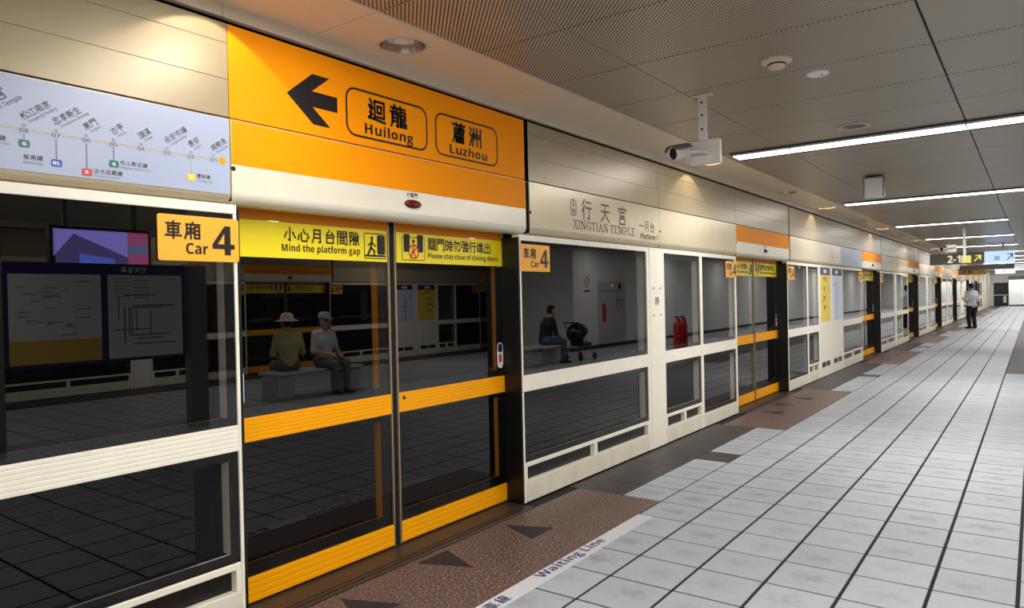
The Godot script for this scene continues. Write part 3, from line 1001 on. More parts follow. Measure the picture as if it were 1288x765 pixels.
# ---------------------------------------------------------------- floor
func floor_build() -> void:
	var fl := setting("floor")
	var m := MB.new()
	m.box(Vector3(-0.02, -0.30, ZFAR), Vector3(OPP + 0.02, -0.0075, ZNEAR))
	part(fl, "slab", m, M.joint)
	var gx := 0.881
	var gz := -4.193
	var T := 0.4
	# shared tile mesh, its origin at the middle of the top
	var tm := MB.new()
	tm.box(Vector3(-0.1900, -0.008, -0.1905), Vector3(0.1900, 0.0, 0.1905), 0.0015)
	tm.plan_uv()
	var tile := tm.mesh()
	var one := func(x: float, z: float, dark: bool, mesh: Mesh, called: String) -> void:
		var o := MeshInstance3D.new()
		o.name = called
		o.mesh = mesh
		o.material_override = M.dark_tile if dark else M.tiles[rng.randi() % 6]
		o.position = Vector3(x, 0, z)
		o.rotation.y = PI * (rng.randi() % 2)
		fl.add_child(o, true)
	var rest := MB.new()
	var rest_dark := MB.new()
	var n := 0
	var row0 := -23
	var rows := int((ZFAR - gz) / -T)
	for r in range(row0, rows):
		var z := gz - T * (r + 0.5)
		for c in range(0, 25):
			var x := gx + T * (c + 0.5)
			if x > OPP - 0.9:
				continue
			var dark := x > 2.86 and z < -17.0 and x < 5.3
			if r >= -5 and r < 38 and c < 7:
				one.call(x, z, dark, tile, "floor_tile")
				n += 1
			elif dark:
				rest_dark.box(Vector3(x - 0.1900, -0.008, z - 0.1905), Vector3(x + 0.1900, 0, z + 0.1905))
			else:
				var a := Vector3(x - 0.1900, 0, z - 0.1905)
				var b := Vector3(x + 0.1900, 0, z + 0.1905)
				rest.quad(Vector3(a.x, 0, a.z), Vector3(b.x, 0, a.z), Vector3(b.x, 0, b.z), Vector3(a.x, 0, b.z), Vector3.UP)
				rest.quad(Vector3(a.x, -0.008, a.z), Vector3(a.x, 0, a.z), Vector3(a.x, 0, b.z), Vector3(a.x, -0.008, b.z), Vector3.LEFT)
				rest.quad(Vector3(b.x, -0.008, a.z), Vector3(b.x, 0, a.z), Vector3(b.x, 0, b.z), Vector3(b.x, -0.008, b.z), Vector3.RIGHT)
	tag(part(fl, "distant_floor_tiles", rest, M.tile_far), "", "", "", "stuff")
	tag(part(fl, "distant_dark_tiles", rest_dark, M.dark_tile), "", "", "", "stuff")
	# the strip along the doors: granite in front of each doorway, dark tiles with a stepped edge between
	var zones := []
	var e := gz - T * 3.0            # far end of the first granite zone
	zones.append([e + 4.0, e])
	var g := [9, 13, 9, 9, 9, 13, 9, 9]
	for k in g.size():
		zones.append([e - T * g[k], e - T * g[k] - 4.0])
		e = e - T * g[k] - 4.0
	var hm := MB.new()
	hm.box(Vector3(-0.1675, -0.008, -0.1905), Vector3(0.1675, 0, 0.1905), 0.0015)
	hm.plan_uv()
	var half := hm.mesh()
	var dm := MB.new()
	dm.box(Vector3(-0.265, -0.008, -0.1985), Vector3(0.265, -0.0005, 0.1985), 0.001)
	var darkm := dm.mesh()
	for k in zones.size():
		var z0: float = zones[k][0]
		var z1: float = zones[k][1]
		m = MB.new()
		m.box(Vector3(0.105, -0.008, z1 + 0.002), Vector3(gx - 0.004, 0, z0 - 0.002), 0.001)
		part(fl, "granite_slab", m, M.granite)
		if k < 3:
			var c := z0 - 2.05 if k > 0 else -3.435
			for a in [[-0.78, 1], [0.0, -1], [0.78, 1]]:
				m = MB.new()
				var pz: float = c - a[0]
				var ap := 0.165 if a[1] == 1 else 0.50
				var bs := 0.51 if a[1] == 1 else 0.155
				m.tri(Vector3(ap, 0.0012, pz), Vector3(bs, 0.0012, pz - 0.145), Vector3(bs, 0.0012, pz + 0.145), Vector3.UP)
				m.tri(Vector3(ap, 0.0005, pz), Vector3(bs, 0.0005, pz - 0.145), Vector3(bs, 0.0005, pz + 0.145), Vector3.DOWN)
				part(fl, "floor_triangle", m, M.arrow)
		if k < zones.size() - 1:
			var n2: int = g[k]
			for i in n2:
				var z := z1 - T * (i + 0.5)
				one.call(0.265, z, true, darkm, "dark_edge_tile")
				var dark: bool = i == 4 if n2 == 9 else (i == 6)
				one.call(0.7065, z, dark, half, "edge_tile")
	m = MB.new()
	m.box(Vector3(0.0, -0.008, zones[0][0]), Vector3(gx - 0.004, -0.0005, ZNEAR), 0.001)
	part(fl, "dark_margin", m, M.dark_tile)
	m = MB.new()
	m.box(Vector3(0.0, -0.008, ZFAR), Vector3(gx - 0.004, -0.0005, zones[-1][1]), 0.001)
	part(fl, "dark_margin", m, M.dark_tile)
	m = MB.new()
	m.box(Vector3(OPP - 0.95, -0.008, ZFAR), Vector3(OPP, 0, ZNEAR), 0.001)
	part(fl, "dark_margin", m, M.dark_tile)
	# waiting line: white tape with dark blue lettering
	var t := thing("waiting_line", "white floor tape lettered in dark blue beside the granite slab", "floor marking", Vector3(0.885, 0.0, -2.6))
	m = MB.new()
	m.box(Vector3(0.0, 0.0002, -2.38), Vector3(0.125, 0.0016, 0.6))
	part(t, "tape", m, mat(Color(0.80, 0.80, 0.81), 0.5))
	var FU := Vector3(0, 0, -1)
	var FV := Vector3(-1, 0, 0)
	for i in 3:
		m = MB.new()
		cjk(m, "候車線"[i], Vector3(0.105, 0.0022, -0.30 - 0.106 * i), FU, FV, 0.085, 1.25, 0.1)
		part(t, "lettering", m, M.blue_ink)
	latin(t, "Waiting Line", Vector3(0.105, 0.0022, -0.93), Basis(FU, FV, Vector3.UP), 0.79, 0.10, M.blue_ink)

# ---------------------------------------------------------------- ceiling
func ceiling_build() -> void:
	var ce := setting("ceiling")
	var m := MB.new()
	m.box(Vector3(-0.3, CEIL + 0.20, ZFAR), Vector3(OPP + 0.3, CEIL + 0.5, ZNEAR))
	part(ce, "slab", m, M.ceil_dark)
	var T := 0.8485
	var z_at := func(j: float) -> float: return -3.542 - T * j
	var holes := {}
	for z in unlit_z + lit_z:
		holes[z] = true
	var cols := [[0.56, 1.198, "rib"], [1.205, 2.872, "rib"], [2.884, 4.55, "rib"], [4.56, 6.22, "ceil_plain"], [6.23, 7.89, "ceil_plain"], [7.90, 9.56, "ceil_plain"], [9.57, 10.93, "ceil_plain"]]
	var meshes := {}
	var rest := MB.new()
	var cnt := 0
	for j in range(-9, 90):
		var z0: float = z_at.call(j)
		if z0 - T < ZFAR:
			break
		for c in cols.size():
			var a: Array = cols[c]
			if c < 3 and j >= -3 and j < 56:
				if not meshes.has(c):
					var b := MB.new()
					b.box(Vector3(a[0], 0.0, -T + 0.005), Vector3(a[1], 0.025, -0.005), 0.002)
					meshes[c] = b.mesh()
				var o := MeshInstance3D.new()
				o.name = "ceiling_panel"
				o.mesh = meshes[c]
				o.material_override = M[a[2]]
				o.position = Vector3(0, CEIL, z0)
				ce.add_child(o, true)
			else:
				rest.box(Vector3(a[0], CEIL, z0 - T + 0.003), Vector3(a[1], CEIL + 0.025, z0 - 0.003))
	tag(part(ce, "distant_ceiling_panels", rest, M.ceil_plain), "", "", "", "stuff")
	m = MB.new()
	m.box(Vector3(2.872, CEIL + 0.012, ZFAR), Vector3(2.884, CEIL + 0.02, ZNEAR))
	part(ce, "joint_trim", m, M.ceil_dark)
	# smooth soffit beside the near wall, with round openings for the downlights
	for side in 2:
		for j in range(-5, 46):
			var z0: float = -4.38 - 2.0 * T * (j - 1)
			var z1 := z0 - 2.0 * T
			if z1 < ZFAR:
				break
			m = MB.new()
			var x0 := 0.024 if side == 0 else OPP - 0.55
			var x1 := 0.55 if side == 0 else OPP - 0.024
			var cuts := []
			if side == 0:
				for z in unlit_z + lit_z:
					if z < z0 - 0.16 and z > z1 + 0.16:
						cuts.append(z)
			holed(m, x0, x1, z1 + 0.003, z0 - 0.003, 0.29, cuts, 0.145)
			part(ce, "soffit_panel", m, M.soffit)
		m = MB.new()
		if side == 0:
			m.box(Vector3(0.55, CEIL - 0.006, ZFAR), Vector3(0.562, CEIL + 0.02, ZNEAR))
		else:
			m.box(Vector3(OPP - 0.562, CEIL - 0.006, ZFAR), Vector3(OPP - 0.55, CEIL + 0.02, ZNEAR))
		part(ce, "joint_trim", m, M.cornice)
		for j in 24:
			m = MB.new()
			var za: float = ZNEAR - 3.55 * j
			var zb: float = maxf(za - 3.547, ZFAR)
			if side == 0:
				m.box(Vector3(-0.02, 3.178, zb), Vector3(0.026, CEIL + 0.01, za), 0.003)
			else:
				m.box(Vector3(OPP - 0.026, 3.178, zb), Vector3(OPP + 0.02, CEIL + 0.01, za), 0.003)
			part(ce, "cornice", m, M.cornice)

# a horizontal slab with round openings (underside at CEIL)
func holed(m: MB, x0: float, x1: float, z0: float, z1: float, cx: float, cuts: Array, r: float) -> void:
	cuts.sort()
	var a := z0
	for c in cuts:
		m.box(Vector3(x0, CEIL, a), Vector3(x1, CEIL + 0.02, c - 0.17))
		var n := 24
		for k in n:
			var a0 := TAU * k / n
			var a1 := TAU * (k + 1) / n
			var p0 := Vector3(cx + cos(a0) * r, CEIL, c + sin(a0) * r)
			var p1 := Vector3(cx + cos(a1) * r, CEIL, c + sin(a1) * r)
			var q := []
			for ang in [a0, a1]:
				var d := Vector2(cos(ang), sin(ang))
				var t := 1e9
				if absf(d.x) > 1e-6: t = minf(t, ((x1 - cx) if d.x > 0 else (x0 - cx)) / d.x)
				if absf(d.y) > 1e-6: t = minf(t, (0.17 if d.y > 0 else -0.17) / d.y)
				q.append(Vector3(cx + d.x * t, CEIL, c + d.y * t))
			m.quad(p0, p1, q[1], q[0], Vector3.DOWN)
			m.quad(p0 + Vector3(0, 0.02, 0), p1 + Vector3(0, 0.02, 0), q[1] + Vector3(0, 0.02, 0), q[0] + Vector3(0, 0.02, 0), Vector3.UP)
		for sx in [x0, x1]:
			for sz in [c - 0.17, c + 0.17]:
				var e1 := Vector3(sx, CEIL, sz)
				var b0: float = atan2(sz - c, sx - cx)
				# the corner left between the two rays that straddle it
				var k0: float = floor(fposmod(b0, TAU) / (TAU / n))
				var pts := []
				for ang in [k0 * TAU / n, (k0 + 1) * TAU / n]:
					var d := Vector2(cos(ang), sin(ang))
					var t := 1e9
					if absf(d.x) > 1e-6: t = minf(t, ((x1 - cx) if d.x > 0 else (x0 - cx)) / d.x)
					if absf(d.y) > 1e-6: t = minf(t, (0.17 if d.y > 0 else -0.17) / d.y)
					pts.append(Vector3(cx + d.x * t, CEIL, c + d.y * t))
				m.tri(pts[0], pts[1], e1, Vector3.DOWN)
				m.tri(pts[0] + Vector3(0, 0.02, 0), pts[1] + Vector3(0, 0.02, 0), e1 + Vector3(0, 0.02, 0), Vector3.UP)
		a = c + 0.17
	m.box(Vector3(x0, CEIL, a), Vector3(x1, CEIL + 0.02, z1))

var lit_z := [-2.0, -8.2, -14.1, -20.0, -25.9, -31.8, -37.7, -43.6, -49.5, -55.4, -61.3, -67.2, -73.1]
var unlit_z := [-3.13, -11.5, -17.2, -22.9, -28.7]

func downlight(z: float, lit: bool, label: String) -> void:
	var t := thing("recessed_downlight", label, "downlight", Vector3(0.29, CEIL, z), 0.0, "recessed downlights in the soffit")
	var m := MB.new()
	m.lathe([Vector2(0.142, 0.012), Vector2(0.140, -0.004), Vector2(0.145, -0.010), Vector2(0.158, -0.008), Vector2(0.164, 0.0)], Vector3.ZERO, Vector3.UP, 32)
	part(t, "trim_ring", m, M.cornice)
	m = MB.new()
	m.lathe([Vector2(0.141, 0.0), Vector2(0.13, 0.05), Vector2(0.105, 0.10), Vector2(0.05, 0.15)], Vector3.ZERO, Vector3.UP, 18, -1)
	part(t, "reflector", m, M.chrome)
	m = MB.new()
	m.lathe([Vector2(0.0, 0.06), Vector2(0.022, 0.065), Vector2(0.03, 0.085), Vector2(0.03, 0.12), Vector2(0.05, 0.136), Vector2(0.0, 0.138)], Vector3.ZERO, Vector3.UP, 14)
	part(t, "bulb", m, M.bulb if lit else M.white_plastic)
	if lit:
		var l := SpotLight3D.new()
		l.name = "downlight_beam"
		l.position = Vector3(0, 0.10, 0)
		l.rotation.x = -PI / 2
		l.spot_angle = 54.0
		l.spot_angle_attenuation = 0.10
		l.spot_range = 20.0
		l.spot_attenuation = 2.0
		l.light_energy = DOWN_E
		l.light_color = Color(1.0, 0.93, 0.82)
		l.light_size = 0.02
		l.shadow_enabled = true
		t.add_child(l)

func fluorescent(x0: float, x1: float, z: float, label: String) -> void:
	var t := thing("fluorescent_strip_light", label, "ceiling light", Vector3((x0 + x1) * 0.5, CEIL, z), 0.0, "fluorescent strips across the ceiling")
	var h := (x1 - x0) * 0.5
	var m := MB.new()
	m.box(Vector3(-h, -0.016, -0.23), Vector3(h, -0.004, 0.23), 0.002)
	part(t, "housing", m, M.housing)
	m = MB.new()
	m.box(Vector3(-h + 0.002, -0.024, -0.11), Vector3(h - 0.002, -0.016, 0.11), 0.003)
	part(t, "tube_diffuser", m, M.tube)
	for x in [-h + 0.62, h - 0.03]:
		m = MB.new()
		m.box(Vector3(x - 0.007, -0.0255, -0.15), Vector3(x + 0.007, -0.012, 0.15), 0.002)
		part(t, "bracket", m, M.cornice)
	var l := AreaLight3D.new()
	l.name = "fluorescent_glow"
	l.position = Vector3(0, -0.0265, 0)
	l.rotation.x = -PI / 2
	l.area_size = Vector2(2.0 * h - 0.01, 0.21)
	l.area_normalize_energy = true
	l.area_range = 40.0
	l.light_energy = TUBE_E
	l.light_color = Color(1.0, 0.995, 0.985)
	l.shadow_enabled = true
	t.add_child(l)

var TUBE_E := 5.0
var DOWN_E := 1.3

# ---------------------------------------------------------------- ceiling fittings
func cctv(at: Vector3, label: String, pole_end := 0.36, shift := Vector3.ZERO) -> void:
	# at: top of the pole; the housing hangs 0.3 below
	var t := thing("security_camera", label, "camera", at, 0.0)
	var m := MB.new()
	m.box(Vector3(-0.075, -0.012, -0.03), Vector3(0.075, 0, 0.03), 0.003)
	part(t, "ceiling_plate", m, M.white_metal)
	m = MB.new()
	for x in [-0.055, 0.055]:
		m.lathe([Vector2(0.014, 0), Vector2(0.014, 0.012), Vector2(0, 0.016)], Vector3(x, -0.012, 0), Vector3.DOWN, 10)
	part(t, "bolt", m, M.chrome)
	m = MB.new()
	m.box(Vector3(-0.03, -pole_end, -0.02), Vector3(0.03, -0.012, 0.02), 0.003)
	var pole := part(t, "pole", m, M.white_metal)
	m = MB.new()
	for y in [-0.06, -0.16, -0.27]:
		m.lathe([Vector2(0.009, 0), Vector2(0.009, 0.003), Vector2(0, 0.003)], Vector3(0, y, 0.02), Vector3(0, 0, 1), 10)
	part(pole, "bolt_hole", m, M.rubber)
	m = MB.new()
	m.box(Vector3(-0.11, -0.54, -0.05) + shift, Vector3(0.13, -0.35, 0.0) + shift, 0.006)
	part(t, "junction_box", m, M.white_plastic)
	var head := Node3D.new()
	head.name = "camera_head"
	t.add_child(head)
	var dir := Vector3(-0.40, -0.22, 0.88).normalized()
	var c := Vector3(-0.125, -0.43, 0.05) + shift
	m = MB.new()
	m.lathe([Vector2(0.0, -0.06), Vector2(0.04, -0.055), Vector2(0.052, -0.045), Vector2(0.055, 0.075), Vector2(0.050, 0.085), Vector2(0.047, 0.07)], c + dir * 0.06, dir, 20)
	part(head, "barrel", m, M.white_plastic)
	m = MB.new()
	m.lathe([Vector2(0.047, 0.0), Vector2(0.03, 0.004), Vector2(0.0, 0.006)], c + dir * 0.13, dir, 20)
	part(head, "lens", m, M.lens)
	m = MB.new()
	var u := dir.cross(Vector3.UP).normalized()
	var w := u.cross(dir)
	for k in 8:
		var a0 := deg_to_rad(20.0 + 140.0 * k / 8)
		var a1 := deg_to_rad(20.0 + 140.0 * (k + 1) / 8)
		var r0 := (u * cos(a0) + w * sin(a0)) * 0.066
		var r1 := (u * cos(a1) + w * sin(a1)) * 0.066
		m.quad(c + r0 - dir * 0.02, c + r1 - dir * 0.02, c + r1 + dir * 0.165, c + r0 + dir * 0.165, r0 + r1, 1)
	part(head, "sun_shield", m, M.grey_metal)
	m = MB.new()
	m.tube([Vector3(0.04, -0.46, 0.0), Vector3(0.03, -0.45, 0.05) + shift * 0.5, c + dir * 0.04], 0.016)
	part(t, "bracket", m, M.white_metal)

func fittings() -> void:
	cctv(Vector3(1.30, CEIL, -5.40), "white bullet security camera on a ceiling pole beside the longest lamp strip")
	cctv(Vector3(1.97, CEIL, -21.0), "distant white security camera on a long white pole before the exit sign", 0.90, Vector3(-0.30, -0.10, 0))
	var t := thing("smoke_detector", "cream two-tier smoke detector on the ribbed ceiling panel", "detector", Vector3(2.0, CEIL, -4.93))
	var m := MB.new()
	m.lathe([Vector2(0.10, 0), Vector2(0.10, 0.012), Vector2(0.075, 0.022), Vector2(0.06, 0.026)], Vector3.ZERO, Vector3.DOWN, 28)
	part(t, "base_plate", m, M.cornice)
	m = MB.new()
	m.lathe([Vector2(0.05, 0.024), Vector2(0.05, 0.034)], Vector3.ZERO, Vector3.DOWN, 24)
	part(t, "sensor_slot", m, M.rubber)
	m = MB.new()
	m.lathe([Vector2(0.056, 0.034), Vector2(0.056, 0.044), Vector2(0.04, 0.058), Vector2(0, 0.062)], Vector3.ZERO, Vector3.DOWN, 24)
	part(t, "sensor_head", m, M.cornice)
	t = thing("round_sensor", "small flat white round ceiling disc next to the smoke detector", "sensor", Vector3(2.15, CEIL, -5.41))
	m = MB.new()
	m.lathe([Vector2(0.075, 0), Vector2(0.075, 0.008), Vector2(0.06, 0.016), Vector2(0, 0.018)], Vector3.ZERO, Vector3.DOWN, 28)
	part(t, "cover", m, M.white_print)
	m = MB.new()
	m.lathe([Vector2(0.008, 0), Vector2(0.008, 0.003), Vector2(0, 0.004)], Vector3(0.03, -0.016, 0), Vector3.DOWN, 10)
	part(t, "indicator", m, M.rubber)
	t = thing("ceiling_speaker", "round grey grille speaker set in the ceiling near the lamp strip", "speaker", Vector3(2.02, CEIL, -7.36))
	m = MB.new()
	m.lathe([Vector2(0.135, 0), Vector2(0.14, 0.006), Vector2(0.118, 0.010), Vector2(0.112, 0.003)], Vector3.ZERO, Vector3.DOWN, 32)
	part(t, "rim", m, M.cornice)
	m = MB.new()
	for k in 9:
		m.lathe([Vector2(0.012 * k + 0.002, 0.003), Vector2(0.012 * k + 0.006, 0.006), Vector2(0.012 * k + 0.010, 0.003)], Vector3.ZERO, Vector3.DOWN, 24)
	m.lathe([Vector2(0.112, 0.002), Vector2(0.0, 0.002)], Vector3.ZERO, Vector3.DOWN, 24)
	part(t, "grille", m, M.grey_metal)
	t = thing("hanging_monitor_box", "small square pale box hung from the ceiling between first two lamp strips", "box", Vector3(1.64, CEIL, -10.7))
	m = MB.new()
	m.box(Vector3(-0.10, -0.02, -0.03), Vector3(0.10, 0, 0.03), 0.003)
	part(t, "ceiling_plate", m, M.housing)
	m = MB.new()
	m.box(Vector3(-0.12, -0.31, -0.06), Vector3(0.12, -0.035, 0.06), 0.012)
	part(t, "case", m, M.white_plastic)
	m = MB.new()
	m.wb(0, 0.001, 0, 0.001, 0, 0.001)
	m = MB.new()
	for e in [[-0.125, -0.112], [0.112, 0.125]]:
		m.box(Vector3(e[0], -0.30, -0.064), Vector3(e[1], -0.015, 0.064), 0.002)
	part(t, "side_bracket", m, M.grey_metal)

# ---------------------------------------------------------------- hanging signs and the far end
func far_end() -> void:
	var t := thing("hanging_exit_sign", "long dark hanging sign with yellow exit lettering and a lit blue end", "sign", Vector3(0, 0, -30.0))
	var m := MB.new()
	m.box(Vector3(0.30, 2.56, -0.08), Vector3(1.95, 2.95, 0.08), 0.006)
	part(t, "dark_board", m, mat(Color(0.62, 0.62, 0.60), 0.4))
	m = MB.new()
	m.box(Vector3(1.955, 2.55, -0.08), Vector3(2.82, 2.97, 0.08), 0.006)
	part(t, "blue_light_box", m, lamp_mat(Color(0.74, 0.88, 1.0), 0.9))
	for x in [0.6, 1.36, 2.5]:
		m = MB.new()
		m.box(Vector3(x - 0.035, 2.95, -0.035), Vector3(x + 0.035, CEIL, 0.035), 0.004)
		part(t, "hanger", m, M.white_metal)
	var ly := lamp_mat(Color(1.0, 0.93, 0.25), 0.8)
	var FB := Basis.IDENTITY
	latin(t, "2-1", Vector3(0.85, 2.62, 0.084), FB, 0.40, 0.26, lamp_mat(Color(0.95, 0.95, 0.7), 0.8))
	m = MB.new()
	m.box(Vector3(1.27, 2.60, 0.08), Vector3(1.56, 2.86, 0.084), 0.001)
	part(t, "lit_panel", m, ly)
	m = MB.new()
	cjk(m, "出口", Vector3(1.29, 2.66, 0.086), Vector3.RIGHT, Vector3.UP, 0.12, 1.1, 0.1)
	part(t, "lettering", m, M.ink)
	m = MB.new()
	m.stroke([Vector2(1.66, 2.66), Vector2(1.84, 2.84)], 0.035, Vector3(0, 0, 0.086), Vector3.RIGHT, Vector3.UP)
	m.stroke([Vector2(1.70, 2.84), Vector2(1.84, 2.84), Vector2(1.84, 2.70)], 0.035, Vector3(0, 0, 0.086), Vector3.RIGHT, Vector3.UP)
	part(t, "arrow", m, ly)
	m = MB.new()
	cjk(m, "出口", Vector3(2.24, 2.66, 0.086), Vector3.RIGHT, Vector3.UP, 0.16, 1.1, 0.12)
	m.stroke([Vector2(2.62, 2.66), Vector2(2.76, 2.86)], 0.03, Vector3(0, 0, 0.086), Vector3.RIGHT, Vector3.UP)
	m.stroke([Vector2(2.62, 2.86), Vector2(2.76, 2.86), Vector2(2.76, 2.72)], 0.03, Vector3(0, 0, 0.086), Vector3.RIGHT, Vector3.UP)
	part(t, "lettering", m, M.blue)
	var l := AreaLight3D.new()
	l.name = "blue_sign_glow"
	l.position = Vector3(2.39, 2.76, 0.10)
	l.rotation.y = PI
	l.area_size = Vector2(0.84, 0.40)
	l.area_normalize_energy = true
	l.area_range = 30.0
	l.light_energy = 0.12
	l.light_color = Color(0.5, 0.7, 1.0)
	l.shadow_enabled = true
	t.add_child(l)
	# a brown board behind it and a second lit sign
	t = thing("dark_display_board", "dark brown flat display board hung below the long exit sign", "sign", Vector3(0, 0, -33.5))
	m = MB.new()
	m.box(Vector3(0.95, 2.42, -0.06), Vector3(2.75, 2.60, 0.06), 0.006)
	part(t, "board", m, mat(Color(0.32, 0.26, 0.23), 0.3))
	for x in [1.2, 2.5]:
		m = MB.new()
		m.box(Vector3(x - 0.02, 2.6, -0.02), Vector3(x + 0.02, CEIL, 0.02))
		part(t, "hanger", m, M.white_metal)
	t = thing("small_lit_sign", "small bright pale blue sign hanging farther along, under the exit sign", "sign", Vector3(0, 0, -45.0))
	m = MB.new()
	m.box(Vector3(1.70, 2.42, -0.06), Vector3(2.56, 2.72, 0.06), 0.006)
	part(t, "light_box", m, lamp_mat(Color(0.72, 0.90, 1.0), 0.9))
	m = MB.new()
	m.box(Vector3(1.90, 2.72, -0.05), Vector3(2.20, 2.95, 0.05), 0.006)
	part(t, "cyan_badge", m, lamp_mat(Color(0.15, 0.65, 0.85), 0.7))
	m = MB.new()
	m.box(Vector3(2.03, 2.95, -0.02), Vector3(2.07, CEIL, 0.02))
	part(t, "hanger", m, M.white_metal)
	m = MB.new()
	cjk(m, "出口", Vector3(2.02, 2.48, 0.062), Vector3.RIGHT, Vector3.UP, 0.15, 1.1, 0.1)
	part(t, "lettering", m, M.blue)
	t = thing("yellow_hanging_sign", "distant yellow hanging sign over the walkway behind the standing person", "sign", Vector3(0, 0, -41.0))
	m = MB.new()
	m.box(Vector3(0.35, 2.35, -0.05), Vector3(1.5, 2.66, 0.05), 0.006)
	part(t, "board", m, mat(Color(0.74, 0.56, 0.22), 0.4))
	m = MB.new()
	cjk(m, "月台", Vector3(0.5, 2.40, 0.052), Vector3.RIGHT, Vector3.UP, 0.2, 1.2, 0.12)
	part(t, "lettering", m, M.ink)
	for x in [0.5, 1.35]:
		m = MB.new()
		m.box(Vector3(x - 0.02, 2.66, -0.02), Vector3(x + 0.02, CEIL, 0.02))
		part(t, "hanger", m, M.white_metal)
	# the wall that closes the platform
	var w := setting("wall_far")
	m = MB.new()
	m.box(Vector3(-0.3, -0.1, ZFAR - 0.3), Vector3(OPP + 0.3, CEIL + 0.4, ZFAR))
	part(w, "panel", m, M.wall_grey)
	var d := setting("door_1")
	m = MB.new()
	m.box(Vector3(0.26, 0.0, ZFAR), Vector3(1.34, 2.15, ZFAR + 0.05), 0.01)
	part(d, "leaf", m, M.black)
	m = MB.new()
	m.box(Vector3(0.26, 0.98, ZFAR + 0.05), Vector3(1.34, 1.06, ZFAR + 0.09), 0.01)
	part(d, "push_rail", m, M.wall_grey)
	m = MB.new()
	m.box(Vector3(0.98, 0.30, ZFAR + 0.05), Vector3(1.22, 0.90, ZFAR + 0.06))
	part(d, "notice", m, M.white_print)
	t = thing("white_partition", "plain white partition box standing at the far end of the platform", "partition", Vector3(0, 0, ZFAR + 1.0))
	m = MB.new()
	m.box(Vector3(1.45, 0.14, -0.9), Vector3(4.2, 2.38, 0.6), 0.01)
	part(t, "panel", m, M.white_print)
	m = MB.new()
	m.box(Vector3(1.47, 0.0, -0.88), Vector3(4.18, 0.14, 0.58))
	part(t, "base", m, M.housing)
	m = MB.new()
	m.box(Vector3(1.45, 2.39, -0.9), Vector3(4.2, 2.75, 0.55), 0.01)
	part(t, "dark_band", m, M.housing)

